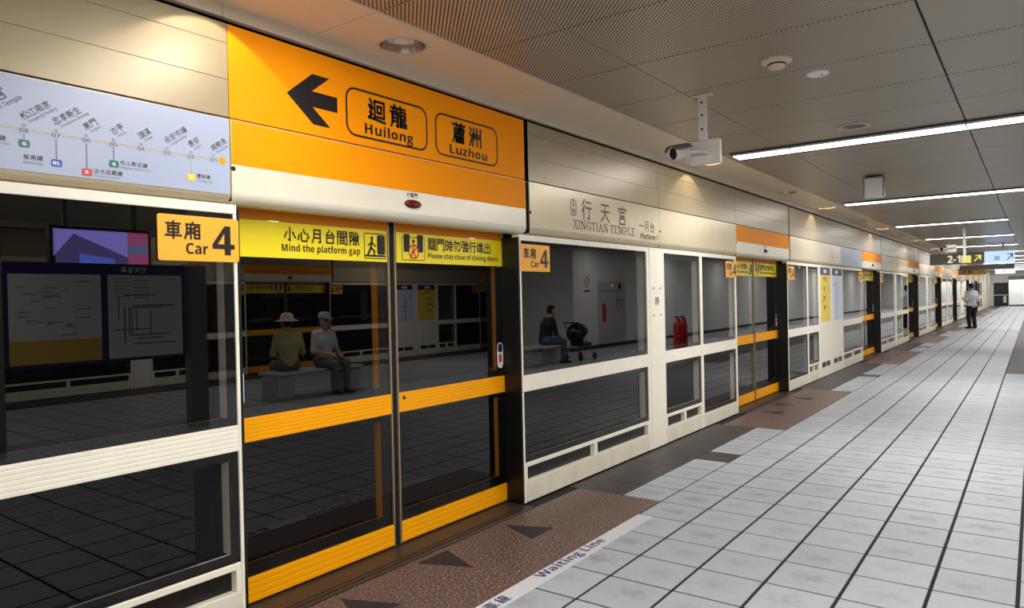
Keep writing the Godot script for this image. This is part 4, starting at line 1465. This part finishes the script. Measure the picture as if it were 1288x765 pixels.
# ---------------------------------------------------------------- figures: tapered capsules joined into one skin
func figure(bones: Array, cell: float, k: float) -> ArrayMesh:
	var lo := Vector3.INF
	var hi := -Vector3.INF
	for b in bones:
		var r: float = maxf(b[2], b[3]) + k + 2.0 * cell
		for p in [b[0], b[1]]:
			lo = lo.min(p - Vector3.ONE * r)
			hi = hi.max(p + Vector3.ONE * r)
	var nx := int((hi.x - lo.x) / cell) + 2
	var ny := int((hi.y - lo.y) / cell) + 2
	var nz := int((hi.z - lo.z) / cell) + 2
	var f := PackedFloat32Array()
	f.resize(nx * ny * nz)
	f.fill(1.0)
	var best := PackedFloat32Array()
	best.resize(nx * ny * nz)
	best.fill(1e9)
	var who := PackedInt32Array()
	who.resize(nx * ny * nz)
	for bi in bones.size():
		var b: Array = bones[bi]
		var A: Vector3 = b[0]
		var D: Vector3 = b[1] - A
		var ra: float = b[2]
		var rb: float = b[3]
		var dd := maxf(D.length_squared(), 1e-9)
		var r := maxf(ra, rb) + k + cell
		var p0 := ((A.min(b[1]) - Vector3.ONE * r - lo) / cell).floor()
		var p1 := ((A.max(b[1]) + Vector3.ONE * r - lo) / cell).ceil()
		for ix in range(maxi(int(p0.x), 0), mini(int(p1.x), nx - 1) + 1):
			for iy in range(maxi(int(p0.y), 0), mini(int(p1.y), ny - 1) + 1):
				var row := (ix * ny + iy) * nz
				for iz in range(maxi(int(p0.z), 0), mini(int(p1.z), nz - 1) + 1):
					var q := lo + Vector3(ix, iy, iz) * cell - A
					var t := clampf(q.dot(D) / dd, 0.0, 1.0)
					var d := (q - D * t).length() - lerpf(ra, rb, t)
					var i := row + iz
					if d < best[i]:
						best[i] = d
						who[i] = bi
					var o := f[i]
					var h := maxf(k - absf(o - d), 0.0) / k
					f[i] = minf(o, d) - h * h * k * 0.25
	var vid := {}
	var vs := PackedVector3Array()
	var cs := PackedColorArray()
	var idx := PackedInt32Array()
	var off := PackedInt32Array([0, 1, nz, nz + 1, ny * nz, ny * nz + 1, ny * nz + nz, ny * nz + nz + 1])
	var ed := [[0, 1], [2, 3], [4, 5], [6, 7], [0, 2], [1, 3], [4, 6], [5, 7], [0, 4], [1, 5], [2, 6], [3, 7]]
	for ix in nx - 1:
		for iy in ny - 1:
			for iz in nz - 1:
				var i := (ix * ny + iy) * nz + iz
				var n := 0
				for o in off:
					if f[i + o] < 0.0: n += 1
				if n == 0 or n == 8:
					continue
				var sum := Vector3.ZERO
				var cnt := 0
				for e in ed:
					var a := f[i + off[e[0]]]
					var b := f[i + off[e[1]]]
					if (a < 0.0) != (b < 0.0):
						var t := a / (a - b)
						var pa := Vector3(e[0] >> 2, (e[0] >> 1) & 1, e[0] & 1)
						var pb := Vector3(e[1] >> 2, (e[1] >> 1) & 1, e[1] & 1)
						sum += pa.lerp(pb, t)
						cnt += 1
				vid[i] = vs.size()
				vs.append(lo + (Vector3(ix, iy, iz) + sum / cnt) * cell)
				var c: Color = bones[who[i]][4]
				cs.append(c.srgb_to_linear())
	for i in vid.keys():
		var iz: int = i % nz
		var iy: int = (i / nz) % ny
		var ix: int = i / (nz * ny)
		for ax in 3:
			var st: int = [ny * nz, nz, 1][ax]
			if (f[i] < 0.0) == (f[i + st] < 0.0):
				continue
			var b: int = [ny * nz, nz, 1][(ax + 1) % 3]
			var c: int = [ny * nz, nz, 1][(ax + 2) % 3]
			if not (vid.has(i - b) and vid.has(i - c) and vid.has(i - b - c)):
				continue
			var q := [vid[i], vid[i - b], vid[i - b - c], vid[i - c]]
			if f[i] < 0.0:
				idx.append_array([q[0], q[2], q[1], q[0], q[3], q[2]])
			else:
				idx.append_array([q[0], q[1], q[2], q[0], q[2], q[3]])
	var st := SurfaceTool.new()
	st.begin(Mesh.PRIMITIVE_TRIANGLES)
	for i in vs.size():
		st.set_color(cs[i])
		st.set_smooth_group(1)
		st.add_vertex(vs[i])
	for i in idx:
		st.add_index(i)
	st.generate_normals()
	return st.commit()

const SKIN := Color(0.78, 0.60, 0.50)
const HAIR := Color(0.06, 0.05, 0.05)

func hand(b: Array, wrist: Vector3, dir: Vector3, palm: Vector3, side: float) -> void:
	# palm: direction the palm faces; fingers curl that way
	dir = dir.normalized()
	palm = (palm - dir * palm.dot(dir)).normalized()
	var across := dir.cross(palm) * side
	b.append([wrist, wrist + dir * 0.07, 0.028, 0.030, SKIN])
	for i in 4:
		var o := wrist + dir * 0.085 + across * (0.027 - 0.018 * i)
		var L: float = [0.034, 0.038, 0.036, 0.028][i]
		var m := o + dir * L + palm * 0.012
		b.append([o, m, 0.0095, 0.0088, SKIN])
		b.append([m, m + (dir * 0.55 + palm * 0.8) * L, 0.0088, 0.008, SKIN])
	var th := wrist + dir * 0.03 + across * 0.028
	b.append([th, th + dir * 0.04 + across * 0.022 + palm * 0.01, 0.011, 0.010, SKIN])

func head_bones(b: Array, c: Vector3, fwd: Vector3, hair: Color, capped := false) -> void:
	# c: middle of the skull
	var up := Vector3.UP
	var sd := fwd.cross(up).normalized()
	b.append([c + up * 0.02, c + fwd * 0.015 - up * 0.06, 0.086, 0.070, SKIN])
	b.append([c + fwd * 0.045 - up * 0.085, c + fwd * 0.05 - up * 0.09, 0.045, 0.042, SKIN])
	b.append([c + fwd * 0.088 - up * 0.005, c + fwd * 0.104 - up * 0.035, 0.010, 0.015, SKIN])
	for s in [-1.0, 1.0]:
		b.append([c + sd * 0.088 * s - up * 0.01, c + sd * 0.09 * s - up * 0.035, 0.016, 0.012, SKIN])
		b.append([c + fwd * 0.080 + sd * 0.032 * s + up * 0.008, c + fwd * 0.081 + sd * 0.036 * s + up * 0.008, 0.010, 0.010, Color(0.12, 0.10, 0.10)])
	b.append([c + fwd * 0.086 + sd * 0.02 - up * 0.068, c + fwd * 0.086 - sd * 0.02 - up * 0.068, 0.009, 0.009, Color(0.62, 0.36, 0.32)])
	b.append([c + up * 0.045 - fwd * 0.02, c - fwd * 0.045 - up * 0.03, 0.090, 0.072, hair])
	b.append([c + up * 0.075 + fwd * 0.03, c + up * 0.06 - fwd * 0.02, 0.055, 0.07, hair])

func standing_person(at: Vector3, turn: float) -> void:
	var W := Color(0.82, 0.83, 0.86)
	var K := Color(0.055, 0.055, 0.06)
	var b := []
	# faces -z before turning; head bowed over a phone
	for s in [-1.0, 1.0]:
		b.append([Vector3(0.10 * s, 0.90, 0), Vector3(0.105 * s, 0.50, -0.02), 0.098, 0.075, K])
		b.append([Vector3(0.105 * s, 0.50, -0.02), Vector3(0.11 * s, 0.10, 0.02), 0.075, 0.062, K])
		b.append([Vector3(0.11 * s, 0.05, 0.04), Vector3(0.125 * s, 0.035, -0.15), 0.045, 0.036, K])
		b.append([Vector3(0.19 * s, 1.44, 0.01), Vector3(0.235 * s, 1.16, 0.04), 0.062, 0.056, W])
		b.append([Vector3(0.235 * s, 1.16, 0.04), Vector3(0.225 * s, 1.12, -0.02), 0.055, 0.050, W])
		b.append([Vector3(0.225 * s, 1.12, -0.02), Vector3(0.09 * s, 1.16, -0.22), 0.043, 0.031, SKIN])
		hand(b, Vector3(0.09 * s, 1.16, -0.22), Vector3(-0.55 * s, 0.25, -0.7), Vector3(-0.3 * s, 0.6, 0.2), -s)
	b.append([Vector3(-0.09, 0.96, 0), Vector3(0.09, 0.96, 0), 0.115, 0.115, W])
	b.append([Vector3(0, 0.98, 0), Vector3(0, 1.20, 0.015), 0.145, 0.145, W])
	b.append([Vector3(-0.08, 1.30, 0.03), Vector3(0.08, 1.30, 0.03), 0.145, 0.145, W])
	b.append([Vector3(-0.16, 1.46, 0.02), Vector3(0.16, 1.46, 0.02), 0.075, 0.075, W])
	b.append([Vector3(0, 1.48, 0.01), Vector3(0, 1.60, -0.02), 0.062, 0.056, SKIN])
	var fwd := Vector3(0, -0.45, -0.9).normalized()
	head_bones(b, Vector3(0, 1.69, -0.035), fwd, HAIR)
	for x in b:
		x[0] *= 1.04
		x[1] *= 1.04
	var t := thing("person", "person in white shirt and black trousers standing with bowed head by the doors", "person", at, turn)
	t.scale = Vector3(1.15, 1.0, 1.15)
	part(t, "body", figure(b, 0.0135, 0.03), M.figure)
	var m := MB.new()
	m.box(Vector3(-0.04, 1.19, -0.36), Vector3(0.04, 1.33, -0.35), 0.003)
	part(t, "phone", m, M.black)

func seated_person(at: Vector3, turn: float, label: String, top: Color, legs: Color, hat: int, lean := 0.0) -> void:
	# seat height 0.45; faces -z before turning
	var b := []
	for s in [-1.0, 1.0]:
		b.append([Vector3(0.09 * s, 0.53, 0.02), Vector3(0.12 * s, 0.53, -0.40), 0.092, 0.070, legs])
		b.append([Vector3(0.12 * s, 0.52, -0.41), Vector3(0.12 * s, 0.11, -0.40), 0.066, 0.048, legs])
		b.append([Vector3(0.12 * s, 0.045, -0.36), Vector3(0.13 * s, 0.035, -0.56), 0.042, 0.036, Color(0.1, 0.1, 0.1)])
		b.append([Vector3(0.18 * s, 1.00, 0.03 - lean), Vector3(0.24 * s, 0.74, 0.0 - lean), 0.062, 0.055, top])
		b.append([Vector3(0.24 * s, 0.74, 0.0 - lean), Vector3(0.12 * s, 0.68, -0.24), 0.045, 0.032, SKIN])
		hand(b, Vector3(0.12 * s, 0.68, -0.24), Vector3(-0.5 * s, -0.15, -0.8), Vector3(0, -1, 0), -s)
	b.append([Vector3(-0.08, 0.56, 0.03), Vector3(0.08, 0.56, 0.03), 0.12, 0.12, legs])
	b.append([Vector3(0, 0.62, 0.03), Vector3(0, 0.86, 0.05 - lean * 0.6), 0.15, 0.15, top])
	b.append([Vector3(-0.08, 0.88, 0.05 - lean * 0.7), Vector3(0.08, 0.88, 0.05 - lean * 0.7), 0.14, 0.14, top])
	b.append([Vector3(-0.15, 1.02, 0.04 - lean), Vector3(0.15, 1.02, 0.04 - lean), 0.075, 0.075, top])
	b.append([Vector3(0, 1.04, 0.03 - lean), Vector3(0, 1.15, 0.0 - lean), 0.06, 0.055, SKIN])
	var c := Vector3(0, 1.245, -0.01 - lean * 1.2)
	head_bones(b, c, Vector3(0, -0.2, -1).normalized(), HAIR)
	var t := thing("person", label, "person", at, turn)
	t.scale = Vector3.ONE * 1.09
	part(t, "body", figure(b, 0.016, 0.03), M.figure)
	if hat > 0:
		var m := MB.new()
		var p := [Vector2(0.0, 0.135), Vector2(0.06, 0.13), Vector2(0.098, 0.10), Vector2(0.108, 0.03)]
		if hat == 1:
			p.append_array([Vector2(0.185, 0.0), Vector2(0.188, -0.006), Vector2(0.105, 0.018)])
			m.lathe(p, c + Vector3(0, 0.02, 0.01), Vector3.UP, 24)
		else:
			m.lathe(p, c + Vector3(0, 0.02, 0.01), Vector3.UP, 24)
			m.slab([Vector2(-0.08, 0.08), Vector2(-0.075, 0.15), Vector2(0, 0.185), Vector2(0.075, 0.15), Vector2(0.08, 0.08)], c + Vector3(0, 0.045, 0), Vector3(1, 0, 0), Vector3(0, -0.1, -1), 0.006)
		part(t, "hat", m, mat(Color(0.74, 0.71, 0.64) if hat == 1 else Color(0.66, 0.66, 0.66), 0.8))

# ---------------------------------------------------------------- what the glass mirrors: the middle of the platform
func bench(at: Vector3, label: String) -> void:
	var t := thing("platform_bench", label, "bench", at)
	t.scale = Vector3(1.0, 1.09, 1.0)
	var m := MB.new()
	m.box(Vector3(-0.30, 0.40, -0.95), Vector3(0.30, 0.45, 0.95), 0.012)
	part(t, "seat", m, M.bench)
	for z in [-0.75, 0.75]:
		m = MB.new()
		m.box(Vector3(-0.24, 0.0, z - 0.16), Vector3(0.24, 0.40, z + 0.16), 0.008)
		part(t, "plinth", m, M.bench)

func screen_image() -> ImageTexture:
	var im := Image.create(256, 96, false, Image.FORMAT_RGB8)
	for y in 96:
		for x in 256:
			var u := x / 256.0
			var v := y / 96.0
			var c := Color(0.56, 0.54, 0.92)
			if u < 0.76:
				var ridge := 0.12 + absf(u - 0.20) * (1.1 if u > 0.20 else 3.2)
				if v > ridge and v < ridge + 0.75 + (0.2 if u < 0.3 else 0.0): c = Color(0.05, 0.05, 0.07)
				if v > 0.66 + (u - 0.25) * 0.35 and u > 0.25 and u < 0.62: c = Color(0.18, 0.42, 0.90)
			else:
				c = Color(0.72, 0.20, 0.22)
				if v > 0.38 and v < 0.62: c = Color(0.30, 0.42, 0.50)
			im.set_pixel(x, y, c)
	return ImageTexture.create_from_image(im)

func map_image(kind: int) -> ImageTexture:
	var im := Image.create(192, 192, false, Image.FORMAT_RGB8)
	im.fill(Color(0.74, 0.76, 0.76))
	var r := RandomNumberGenerator.new()
	r.seed = 40 + kind
	if kind == 0:
		for i in 26:
			im.fill_rect(Rect2i(r.randi_range(4, 150), r.randi_range(6, 130), r.randi_range(10, 40), 2), Color(0.45, 0.48, 0.46))
		im.fill_rect(Rect2i(0, 142, 192, 50), Color(0.74, 0.60, 0.22))
	else:
		for i in 7:
			var x := r.randi_range(20, 150)
			im.fill_rect(Rect2i(x, r.randi_range(30, 80), 3, r.randi_range(50, 90)), Color(0.35, 0.38, 0.42))
			im.fill_rect(Rect2i(r.randi_range(10, 70), r.randi_range(40, 170), r.randi_range(60, 110), 3), Color(0.35, 0.38, 0.42))
		for i in 12:
			im.fill_rect(Rect2i(14 + (i % 2) * 50, 8 + i * 4, 40, 2), Color(0.5, 0.5, 0.5))
	return ImageTexture.create_from_image(im)

func tex_mat(t: Texture2D, rough := 0.5) -> StandardMaterial3D:
	var m := mat(Color.WHITE, rough)
	m.albedo_texture = t
	return m

func middle() -> void:
	# map board on two posts, its front towards the near wall
	var t := thing("map_board", "navy-framed board with two pale maps, seen mirrored in the nearest glass", "board", Vector3(6.0, 0, -4.13))
	var m := MB.new()
	m.box(Vector3(0.0, 1.0, -1.07), Vector3(0.10, 2.24, 1.07), 0.01)
	part(t, "frame", m, M.navy)
	for i in 2:
		var z0 := 1.02 if i == 0 else -0.06
		var z1 := z0 - 1.0 if i == 0 else -1.02
		m = MB.new()
		m.print_quad(Vector3(-0.004, 2.10, z0), Vector3(-0.004, 2.10, z1), Vector3(-0.004, 1.04, z1), Vector3(-0.004, 1.04, z0))
		part(t, "map_sheet", m, tex_mat(map_image(i)))
	m = MB.new()
	cjk(m, "行天宮車站", Vector3(-0.003, 2.13, -0.55), Vector3(0, 0, 1), Vector3.UP, 0.075, 1.1, 0.1)
	part(t, "lettering", m, M.white_print)
	for z in [-1.25, 1.2]:
		m = MB.new()
		m.box(Vector3(-0.02, 0.0, z - 0.13), Vector3(0.14, 2.24, z + 0.13), 0.01)
		part(t, "post", m, M.grey_metal)
	# hanging advertising screen
	t = thing("hanging_screen", "lit lilac and red advertising screen hung from the ceiling, seen mirrored", "screen", Vector3(6.9, 0, -4.55))
	m = MB.new()
	m.box(Vector3(0.0, 2.22, -0.66), Vector3(0.12, 2.78, 0.66), 0.012)
	part(t, "case", m, M.black)
	m = MB.new()
	m.print_quad(Vector3(-0.004, 2.74, 0.62), Vector3(-0.004, 2.74, -0.62), Vector3(-0.004, 2.26, -0.62), Vector3(-0.004, 2.26, 0.62))
	var sm := mat(Color(0.02, 0.02, 0.02), 0.2)
	sm.emission_enabled = true
	sm.emission_operator = BaseMaterial3D.EMISSION_OP_MULTIPLY
	sm.emission = Color.WHITE
	sm.emission_texture = screen_image()
	sm.emission_energy_multiplier = 3.2
	part(t, "display", m, sm)
	for z in [-0.45, 0.45]:
		m = MB.new()
		m.box(Vector3(0.04, 2.78, z - 0.025), Vector3(0.09, CEIL, z + 0.025))
		part(t, "hanger", m, M.grey_metal)
	var l := AreaLight3D.new()
	l.name = "screen_glow"
	l.position = Vector3(-0.02, 2.5, 0)
	l.rotation.y = PI / 2
	l.area_size = Vector2(1.2, 0.45)
	l.area_normalize_energy = true
	l.area_range = 30.0
	l.light_energy = 0.15
	l.light_color = Color(0.7, 0.6, 1.0)
	l.shadow_enabled = true
	t.add_child(l)
	bench(Vector3(7.0, 0, -8.35), "pale bench with two seated people, seen mirrored in the first doorway")
	bench(Vector3(6.6, 0, -14.55), "pale bench with one seated person and a stroller, seen mirrored in the second glass")
	seated_person(Vector3(7.05, 0, -7.85), deg_to_rad(-70), "seated person in beige top and brimmed hat, turned away, seen mirrored", Color(0.72, 0.68, 0.46), Color(0.45, 0.42, 0.36), 1)
	seated_person(Vector3(6.95, 0, -8.60), deg_to_rad(90), "seated person in white T-shirt and grey cap, seen mirrored in the door glass", Color(0.80, 0.81, 0.83), Color(0.42, 0.42, 0.44), 2)
	seated_person(Vector3(6.60, 0, -15.0), deg_to_rad(25), "seated person in dark top leaning towards a stroller, seen mirrored", Color(0.07, 0.07, 0.08), Color(0.30, 0.36, 0.50), 0, 0.12)
	# stroller
	t = thing("stroller", "black folding baby stroller beside the seated person in dark clothes", "stroller", Vector3(6.4, 0, -16.3))
	m = MB.new()
	m.lathe([Vector2(0.30, 0.0), Vector2(0.28, 0.12), Vector2(0.2, 0.22), Vector2(0.0, 0.28)], Vector3(0, 0.72, 0.1), Vector3(0, 0.75, 0.65), 16)
	part(t, "hood", m, M.black)
	m = MB.new()
	m.box(Vector3(-0.19, 0.38, -0.32), Vector3(0.19, 0.48, 0.16), 0.03)
	m.box(Vector3(-0.19, 0.44, 0.10), Vector3(0.19, 0.80, 0.18), 0.03)
	part(t, "seat", m, M.black)
	for x in [-0.22, 0.22]:
		m = MB.new()
		m.tube([Vector3(x, 0.10, -0.40), Vector3(x, 0.55, 0.05), Vector3(x, 1.02, 0.42)], 0.012)
		m.tube([Vector3(x, 0.10, 0.32), Vector3(x, 0.55, 0.05)], 0.012)
		part(t, "side_frame", m, M.grey_metal)
		for z in [-0.40, 0.32]:
			m = MB.new()
			m.lathe([Vector2(0.05, -0.02), Vector2(0.09, -0.015), Vector2(0.095, 0.0), Vector2(0.09, 0.015), Vector2(0.05, 0.02)], Vector3(x, 0.095, z), Vector3(1, 0, 0), 18)
			part(t, "wheel", m, M.rubber)
	m = MB.new()
	m.tube([Vector3(-0.22, 1.02, 0.42), Vector3(0.22, 1.02, 0.42)], 0.018)
	part(t, "push_handle", m, M.rubber)
	# service core with a hydrant cabinet
	t = thing("service_core", "pale grey service core wall with a no-smoking sign, seen mirrored in the glass", "wall block", Vector3(8.1, 0, -23.0))
	m = MB.new()
	m.box(Vector3(0.0, 0.12, -50.0), Vector3(2.2, CEIL - 0.002, 4.2), 0.01)
	part(t, "wall", m, M.wall_grey)
	m = MB.new()
	m.box(Vector3(0.02, 0.0, -49.98), Vector3(2.18, 0.12, 4.18))
	part(t, "plinth", m, M.housing)
	m = MB.new()
	rframe(m, -0.16, 0.16, 2.0, 2.32, 0.155, 0.03, Vector3(-0.006, 0, 3.35), Vector3(0, 0, 1), Vector3.UP)
	m.stroke([Vector2(-0.1, 2.26), Vector2(0.1, 2.06)], 0.03, Vector3(-0.006, 0, 3.35), Vector3(0, 0, 1), Vector3.UP)
	m.stroke([Vector2(-0.16, 1.88), Vector2(0.16, 1.88)], 0.07, Vector3(-0.006, 0, 3.35), Vector3(0, 0, 1), Vector3.UP)
	part(t, "no_smoking_sign", m, M.red)
	t = thing("hydrant_cabinet", "grey hydrant cabinet with red lamp and round bell, seen mirrored in the glass", "cabinet", Vector3(8.1, 0, -21.2))
	m = MB.new()
	m.box(Vector3(-0.06, 0.13, -0.95), Vector3(-0.002, 1.86, 0.85), 0.008)
	part(t, "door", m, M.bench)
	m = MB.new()
	m.box(Vector3(-0.06, 1.88, -0.95), Vector3(-0.002, 2.20, 0.85), 0.008)
	var pn := part(t, "control_panel", m, M.bench)
	m = MB.new()
	m.lathe([Vector2(0.05, 0), Vector2(0.045, 0.03), Vector2(0, 0.05)], Vector3(-0.06, 2.04, 0.0), Vector3(-1, 0, 0), 16)
	part(pn, "red_lamp", m, lamp_mat(Color(1.0, 0.25, 0.25), 2.0))
	m = MB.new()
	m.lathe([Vector2(0.10, 0), Vector2(0.09, 0.03), Vector2(0, 0.04)], Vector3(-0.06, 2.04, -0.55), Vector3(-1, 0, 0), 20)
	part(pn, "bell", m, M.black)
	m = MB.new()
	m.box(Vector3(-0.066, 0.85, 0.45), Vector3(-0.06, 1.45, 0.68), 0.002)
	part(t, "red_notice", m, M.red_paint)
	for r in 2:
		for i in 3:
			m = MB.new()
			cjk(m, ("出口車" if r else "門行間")[i], Vector3(-0.064, 1.48 - 0.16 * r, -0.75 + 0.17 * i), Vector3(0, 0, 1), Vector3.UP, 0.13, 1.3, 0.1)
			if m.v.size() > 0:
				part(t, "lettering", m, M.ink_soft)
	# fire extinguishers
	for k in 2:
		t = thing("fire_extinguisher", "red fire extinguisher, %s of the pair seen mirrored in the glass" % ["nearer", "farther"][k], "extinguisher", Vector3(5.6, 0, -20.9 - 0.42 * k))
		t.scale = Vector3.ONE * 1.55
		m = MB.new()
		m.lathe([Vector2(0, 0.0), Vector2(0.085, 0.0), Vector2(0.09, 0.02), Vector2(0.09, 0.48), Vector2(0.06, 0.56), Vector2(0.025, 0.59), Vector2(0.025, 0.62), Vector2(0, 0.62)], Vector3.ZERO, Vector3.UP, 20)
		part(t, "cylinder", m, M.red_paint)
		m = MB.new()
		m.box(Vector3(-0.015, 0.62, -0.05), Vector3(0.015, 0.66, 0.10), 0.004)
		part(t, "lever", m, M.black)
		m = MB.new()
		m.tube([Vector3(0, 0.63, -0.04), Vector3(0, 0.60, -0.12), Vector3(0, 0.4, -0.13), Vector3(0, 0.2, -0.11)], 0.012)
		part(t, "hose", m, M.rubber)

# ---------------------------------------------------------------- scene
func _ready() -> void:
	rng.seed = 7
	var cam := Camera3D.new()
	cam.name = "camera"
	cam.fov = rad_to_deg(2.0 * atan(765.0 / 2.0 / 894.8))
	cam.near = 0.05
	cam.far = 200.0
	cam.transform = Transform3D(Basis(Vector3.UP, 0.6345) * Basis(Vector3.RIGHT, -0.0078) * Basis(Vector3.BACK, -0.0219), Vector3(3.38, 1.691, 0.0))
	add_child(cam)
	cam.current = true
	var env := Environment.new()
	env.background_mode = Environment.BG_COLOR
	env.background_color = Color.BLACK
	env.tonemap_mode = Environment.TONE_MAPPER_LINEAR
	env.tonemap_exposure = 1.0
	env.sdfgi_enabled = true
	env.ssao_enabled = true
	env.ssil_enabled = true
	var we := WorldEnvironment.new()
	we.name = "world_environment"
	we.environment = env
	add_child(we)
	TUBE_E = 5.7
	DOWN_E = 0.5
	make_materials()
	# the shell
	var w := setting("wall_left")
	var m := MB.new()
	m.box(Vector3(-4.6, -1.2, ZFAR), Vector3(-4.3, CEIL + 0.5, ZNEAR))
	part(w, "tunnel_lining", m, M.tunnel)
	m = MB.new()
	m.box(Vector3(-4.3, -1.4, ZFAR), Vector3(-0.02, -1.2, ZNEAR))
	part(w, "track_bed", m, M.tunnel)
	m = MB.new()
	m.box(Vector3(-4.3, CEIL + 0.4, ZFAR), Vector3(-0.02, CEIL + 0.6, ZNEAR))
	m.box(Vector3(-0.32, 2.40, ZFAR), Vector3(-0.29, CEIL + 0.5, ZNEAR))
	part(w, "tunnel_roof", m, M.tunnel)
	w = setting("wall_right")
	m = MB.new()
	m.box(Vector3(OPP + 4.3, -1.2, ZFAR), Vector3(OPP + 4.6, CEIL + 0.5, ZNEAR))
	m.box(Vector3(OPP + 0.02, -1.4, ZFAR), Vector3(OPP + 4.3, -1.2, ZNEAR))
	m.box(Vector3(OPP + 0.02, CEIL + 0.4, ZFAR), Vector3(OPP + 4.3, CEIL + 0.6, ZNEAR))
	m.box(Vector3(OPP + 0.29, 2.40, ZFAR), Vector3(OPP + 0.32, CEIL + 0.5, ZNEAR))
	part(w, "tunnel_lining", m, M.tunnel)
	w = setting("wall_near")
	m = MB.new()
	m.box(Vector3(-4.6, -1.4, ZNEAR), Vector3(OPP + 4.6, CEIL + 0.6, ZNEAR + 0.3))
	part(w, "panel", m, M.wall_grey)
	print("shell")
	floor_build()
	ceiling_build()
	print("floor, ceiling ", Time.get_ticks_msec())
	screen_wall(0.0, 0.0, false)
	screen_wall(OPP, PI, true)
	# plain closing stretches of wall at both ends
	for far_side in [false, true]:
		for e in [[-ZNEAR, -3.066], [M["end_%s" % far_side], -ZFAR]]:
			w = setting("wall_left_end" if not far_side else "wall_right_end")
			m = MB.new()
			if not far_side:
				m.wb(e[0], e[1], 0.0, 3.15, -0.12, 0.0)
			else:
				m.box(Vector3(OPP, 0, -e[1]), Vector3(OPP + 0.12, 3.15, -e[0]))
			part(w, "panel", m, M.fascia)
	print("walls ", Time.get_ticks_msec())
	for i in lit_z.size():
		downlight(lit_z[i], true, "lit recessed downlight in the soffit, %s lit one along the platform" % ORD[i])
	for i in unlit_z.size():
		downlight(unlit_z[i], false, "unlit recessed downlight in the soffit, %s unlit one along the platform" % ORD[i])
	for i in 15:
		var z: float = 3.5 - 5.78 * i
		fluorescent(0.66, 2.905, z, "fluorescent strip across the ceiling, %s along the platform" % ORD[i])
		if i < 4 or i > 6:
			fluorescent(2.91, 5.17, z, "fluorescent strip on the inner ceiling, %s along the platform" % ORD[i])
		if i > 3:
			fluorescent(5.2, 7.4, z, "fluorescent strip beside the service core, %s along the platform" % ORD[i])
			continue
		fluorescent(6.33, 8.58, z, "fluorescent strip above the middle of the platform, %s along it" % ORD[i])
		fluorescent(8.59, 10.84, z, "fluorescent strip above the opposite doors, %s along the platform" % ORD[i])
	fittings()
	far_end()
	standing_person(Vector3(1.20, 0.0, -35.6), deg_to_rad(48))
	middle()
	print("done ", Time.get_ticks_msec())
